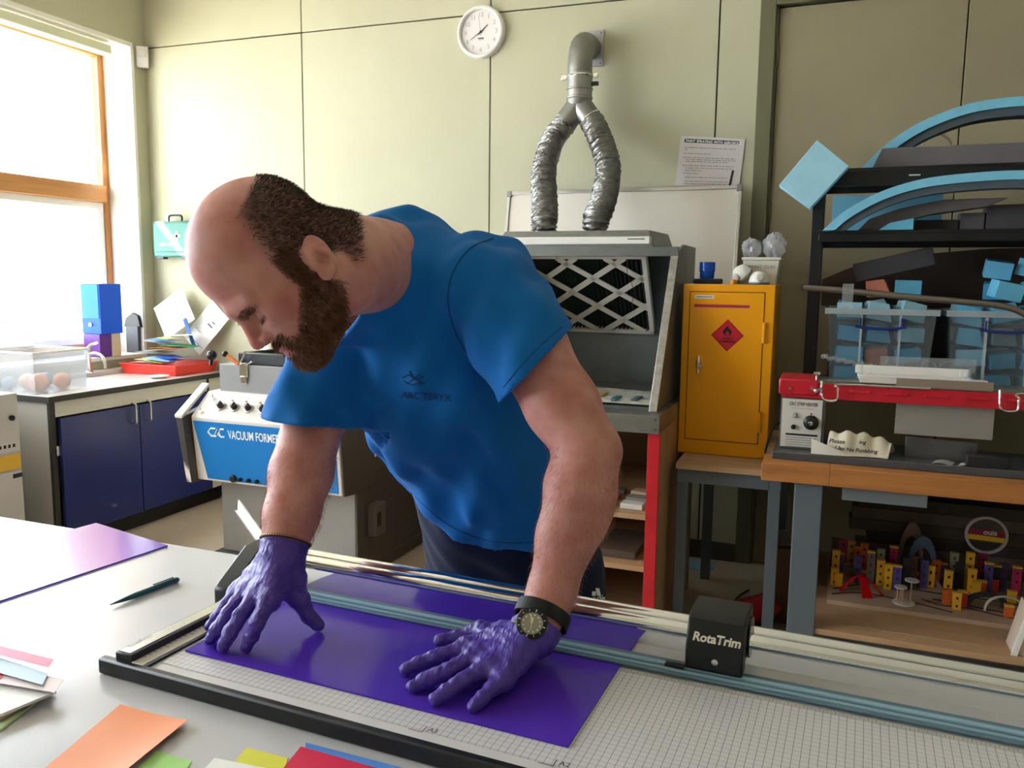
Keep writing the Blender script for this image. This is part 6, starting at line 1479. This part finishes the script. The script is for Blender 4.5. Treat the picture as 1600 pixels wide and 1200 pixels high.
# ---- shorts
ux_ = axis([(hipC[0]-.36,hipC[0]+.36,.007)]); uy = axis([(hipC[1]-.30,hipC[1]+.36,.007)]); uz = axis([(.40,1.16,.007)])
S_ = Field((ux_,uy,uz))
S_.econe(hipC+spine*.22, hipC-A((0,0,.03)), .154, .186, across, .04, .80)
for hj,knee,foot in legs: S_.cone(hj, knee+A((0,0,-.02)), .112, .105, .04); 
Pg = S_.pts((slice(None),)*3)
S_.F += (wob(Pg, 40, .0055, 21, (A((0,0,1)), .15)) + wob(Pg, 85, .002, 22)).astype(F4)
S_.F = np.maximum(S_.F, (legs[0][1][2]-.0-Pg[...,2]).astype(F4)); S_.F = np.maximum(S_.F, ((Pg-(hipC+spine*.27))@spine).astype(F4)); del Pg
Vh, Qh = S_.mesh(); shorts = np_mesh('shorts', relax(Vh,Qh,1,.5), Qh, cloth('navy_jersey','0b1530','101d40',700,.15), pr); shorts['label'] = 'dark navy sports shorts'
# shoes
for hj,knee,foot in legs:
    Fs = Field((axis([(foot[0]-.12,foot[0]+.12,.006)]),axis([(foot[1]-.26,foot[1]+.14,.006)]),axis([(-.006,.16,.006)])))
    Fs.chain([foot+A((0,.05,-.035)),foot+A((-.01,-.05,-.035)),foot+A((-.03,-.15,-.05))], [.048,.048,.040], .02); Fs.cone(foot+A((0,.02,.01)), foot+A((0,.02,-.02)), .05, .05, .02)
    gz = Fs.pts((slice(None),)*3)[...,2]; Fs.F = np.maximum(Fs.F, (.001-gz).astype(F4)); a_, b_ = Fs.mesh(); np_mesh('shoe', a_, b_, mat('shoe_dark','26262a',.6), pr)
# ---- gloves
def ring_pts(c, axv, ra, rb, n, side):
    axv = Vector(axv).normalized(); s1 = Vector(side); s1 = (s1-axv*s1.dot(axv)).normalized(); s2 = axv.cross(s1)
    return [Vector(c)+s1*ra*math.cos(2*math.pi*i/n)+s2*rb*math.sin(2*math.pi*i/n) for i in range(n)]
glm = mat('nitrile_purple','4b3392',.36,spec=.5,col2='563da4',vs=18,bump=.9,bs=90,dist=.004,stretch=(1.6,.55,1))
def glove(rows, wr, back, seed, cuffn, cr):
    allp = np.concatenate([np.stack(v) for v in rows.values()]+[np.stack([wr, wr+back*.05])]); lo, hi = allp.min(0)-.035, allp.max(0)+.035
    G = Field([axis([(lo[d],hi[d],.0021)]) for d in range(3)])
    put_hand(G, rows, wr, back, .0012, .0035)
    G.cone(wr-back*.005, wr+back*.060, cr[0], cr[1], .012)
    P = G.pts((slice(None),)*3)
    # latex creases run across the fingers and fan over the back of the hand
    ctr = np.stack([rows[n][0] for n in ('index','middle','ring','little')]).mean(0); along = unit(ctr-wr)
    G.F += (wob(P, 560, .0006, seed, (unit(np.cross(along, A((0,0,1)))), .25), 6) + wob(P, 240, .0006, seed+1, (unit(np.cross(along, A((0,0,1)))), .35), 5)).astype(F4)
    G.F = np.maximum(G.F, (SHR+.0008-P[...,2]).astype(F4))
    G.F = np.maximum(G.F, ((P-(wr+back*cuffn))@back).astype(F4))
    v, q = G.mesh(); v = relax(v, q, 1, .4); o = np_mesh('glove', v, q, glm, pr)
    rc_ = cr[0]+(cr[1]-cr[0])*(cuffn+.005)/.065
    MB().tube(ring_pts(wr+back*cuffn, back, rc_, rc_, 36, camr), .0016, 8, closed=True).build('rolled_cuff', glm, o)
    return o
glove(HL_, wrL, unit(foreL-wrL), 31, .006, (.0355,.0385)); glove(HR_, wrR, unit(elR-wrR), 41, .018, (.0375,.0425))

# ---- details laid on the cloth and skin by casting from where they show
from mathutils.bvhtree import BVHTree
def bvh_of(V, Q): return BVHTree.FromPolygons([tuple(v) for v in V], [tuple(q) for q in Q.tolist()])
bt_shirt, bt_shorts, bt_body = bvh_of(Vs, Qs), bvh_of(Vh, Qh), bvh_of(V, Q)
CAMP = Vector((0,0,HC))
def cast(tree, x, y, lift=.0012):
    d = ray(x, y).normalized(); h = tree.ray_cast(CAMP, d)
    return (h[0]-d*lift) if h[0] else None
def seam(tree, pts, r, name, m, parent, lift=.0003):
    P = [cast(tree, q.x, q.y, lift) for q in smoothpath([(x,y,0) for x,y in pts], 10)]; P = [p for p in P if p]
    if len(P) < 3: return
    keep = [P[0]]
    for p in P[1:]:
        if (p-keep[-1]).length < .03: keep.append(p)
    if len(keep) > 2: MB().tube(keep, r, 6).build(name, m, parent)
def cast_text(tree, body, x0, y0, size, ang, m, name, parent, bold=0., skew=0.):
    cu = bpy.data.curves.new(name,'FONT'); cu.body = body; cu.size = 1; cu.offset = bold; cu.resolution_u = 3; t = bpy.data.objects.new(name, cu); COL.objects.link(t); bpy.context.view_layer.update()
    me = bpy.data.meshes.new_from_object(t.evaluated_get(bpy.context.evaluated_depsgraph_get())); bpy.data.objects.remove(t); bpy.data.curves.remove(cu)
    ca, sa = math.cos(ang), math.sin(ang); off = wloc(parent); last = None
    for v in me.vertices:
        u, w = v.co.x*size+v.co.y*size*skew, -v.co.y*size; p = cast(tree, x0+u*ca-w*sa, y0+u*sa+w*ca)
        if p is None: p = last or CAMP+ray(x0,y0)*1.4
        last = p; v.co = p-off
    me.materials.clear(); me.materials.append(m); o = bpy.data.objects.new(name, me); COL.objects.link(o); o.parent = parent; return o
logo_m = mat('shirt_print','0b2c52',.7)
cast_text(bt_shirt, "ARC'TERYX", 627, 622, 15, .06, logo_m, 'chest_lettering', shirt)
lm = MB()
for a in ([(629,590),(638,585),(650,594),(662,588)], [(636,600),(648,590),(656,584)], [(640,580),(646,592),(660,598)], [(632,596),(644,602),(654,597),(664,600)]):
    P = [cast(bt_shirt,x,y) for x,y in a]; P = [p for p in P if p]
    if len(P) > 1: lm.tube(P, .0009, 5)
lm.build('chest_emblem', logo_m, shirt)
sm_ = mat('seam_blue','0a4880',.8)
seam(bt_shirt, [(770,372),(735,388),(708,425),(700,470),(712,520),(742,570),(785,610)], .0014, 'shoulder_seam', sm_, shirt)
seam(bt_shirt, [(566,352),(592,388),(607,432),(604,480),(585,528),(552,562)], .0010, 'collar_stitching', sm_, shirt)
seam(bt_shirt, [(878,511),(850,535),(815,570),(786,606)], .0009, 'sleeve_stitching', sm_, shirt)
seam(bt_shirt, [(640,768),(700,820),(770,846),(850,848)], .0009, 'hem_stitching', sm_, shirt)
wl_ = mat('print_white','f2f4f2',.5)
cast_text(bt_shorts, 'adidas', 926, 940, 15, -.06, wl_, 'lettering', shorts, bold=.01)
mb = MB()
for k,(x,h) in enumerate(((930,7),(938,12),(946,17))):
    P = [cast(bt_shorts,*q) for q in ((x-5,931),(x+1,931),(x+1-h*.55+4,931-h),(x-5-h*.55+4,931-h))]
    if all(P): mb.add(P, [(0,1,2,3)])
if mb.v: mb.build('three_bar_emblem', wl_, shorts, fix=False)
seam(bt_shorts, [(958,900),(960,920),(962,942)], .0025, 'side_stripe', wl_, shorts)
# bead bracelet on the right wrist
axR = Vector(unit(elR-wrR)); cR = Vector(wrR)+axR*.022
br_ = MB().tube(ring_pts(cR, axR, .0405, .0405, 40, camr), .0014, 6, closed=True).build('bracelet', mat('cord_dark','241d1a',.7), pr)
for i,p in enumerate(ring_pts(cR, axR, .0410, .0410, 60, camr)):
    MB().ball(p+axR*.0022, .0026, 8).build('bead', mat('bead_copper','a8806a',.35,.6), br_)
# dive watch on the left wrist
axL = Vector(unit(foreL-wrL)); wc_ = Vector(wrL)+axL*.024
hit = cast(bt_body, 833, 976, 0) or wc_
wn1 = (hit-wc_); wn1 = (wn1-axL*wn1.dot(axL)).normalized(); tocam = (CAMP-hit).normalized(); wn = (wn1*.55+tocam*.55+Z3*.15).normalized()
wcen = CAMP+ray(831,975)*((hit-CAMP).dot(_fw)-.004)
up_w = (axL-wn*axL.dot(wn)).normalized(); sd_w = up_w.cross(wn)
wt_ = MB().lathe([(.0205,-.010),(.0222,-.006),(.0222,.0005),(.0205,.002)], wcen, wn, 40).build('wristwatch', mat('watch_steel','c9c9c7',.18,1.), pr); wt_['label'] = 'steel dive watch with black bezel and strap'
MB().lathe([(.0226,.0),(.0228,.0035),(.0212,.0048),(.0165,.0052),(.0160,.0030)], wcen, wn, 48, cap=False).build('bezel', mat('bezel_black','161616',.3), wt_)
MB().lathe([(.0231,.0006),(.0236,.002),(.0231,.0034)], wcen, wn, 48, cap=False).build('bezel_ring', mat('watch_steel','c9c9c7',.18,1.), wt_)
MB().lathe([(.0001,.0026),(.0162,.0026),(.0162,.0034),(.0001,.0034)], wcen, wn, 36, cap=False).build('dial', mat('dial_grey','9a9480',.4,.2), wt_)
for h in range(12):
    a = math.radians(30*h); q = sd_w*math.sin(a)+up_w*math.cos(a)
    MB().lathe([(.0013,0),(.0013,.0006)], wcen+wn*.0035+q*.0125, wn, 10).build('hour_dot', mat('lume','e7e4d3',.5), wt_)
    tq = wn.cross(q); MB().obox(wcen+wn*.0052+q*.0188, (.0030 if h%3 else .0038,.0007 if h%3 else .0012,.0006), M=Matrix((q,tq,wn)).transposed()).build('bezel_mark', mat('lume','e7e4d3',.5), wt_)
for ang,l,wd in ((-8,.0085,.0011),(-25,.0125,.0009),(168,.011,.0004)):
    a = math.radians(ang); q = sd_w*math.sin(a)+up_w*math.cos(a); tq = wn.cross(q)
    MB().obox(wcen+wn*.0044+q*l*.45, (l,wd*2,.0004), M=Matrix((q,tq,wn)).transposed()).build('hand', mat('lume','e7e4d3',.5), wt_)
MB().lathe([(.0165,.0050),(.010,.0056),(.0003,.0058)], wcen, wn, 32, cap=False).build('crystal', clear_mat('watch_glass','ffffff',rough=.02), wt_)
MB().lathe([(.0032,0),(.0032,.005)], wcen-sd_w*.0225-up_w*.006, -sd_w, 12).build('crown', mat('watch_steel','c9c9c7',.18,1.), wt_)
# strap hugs the wrist: ring in the plane of the watch normal
sp = []
for i in range(41):
    a = 2*math.pi*i/40; r_ = .0375
    s2_ = axL.cross(wn).normalized(); n2 = (wn-axL*wn.dot(axL)).normalized()
    sp.append(wc_+n2*(r_-.001)*math.cos(a)+s2_*(r_+.002)*math.sin(a))
MB().strip([(0,0)]*2,[(1,0)]*2,(0,0,0),X3,Z3,Y3) if 0 else None
stv = MB()
for i in range(40):
    o1 = (sp[i]-wc_).normalized()*.003; o2 = (sp[i+1]-wc_).normalized()*.003; h_ = axL*.010
    stv.hexa([sp[i]-h_, sp[i]+h_, sp[i]+h_+o1, sp[i]-h_+o1, sp[i+1]-h_, sp[i+1]+h_, sp[i+1]+h_+o2, sp[i+1]-h_+o2])
stv.build('strap', mat('strap_black','121213',.6), wt_)
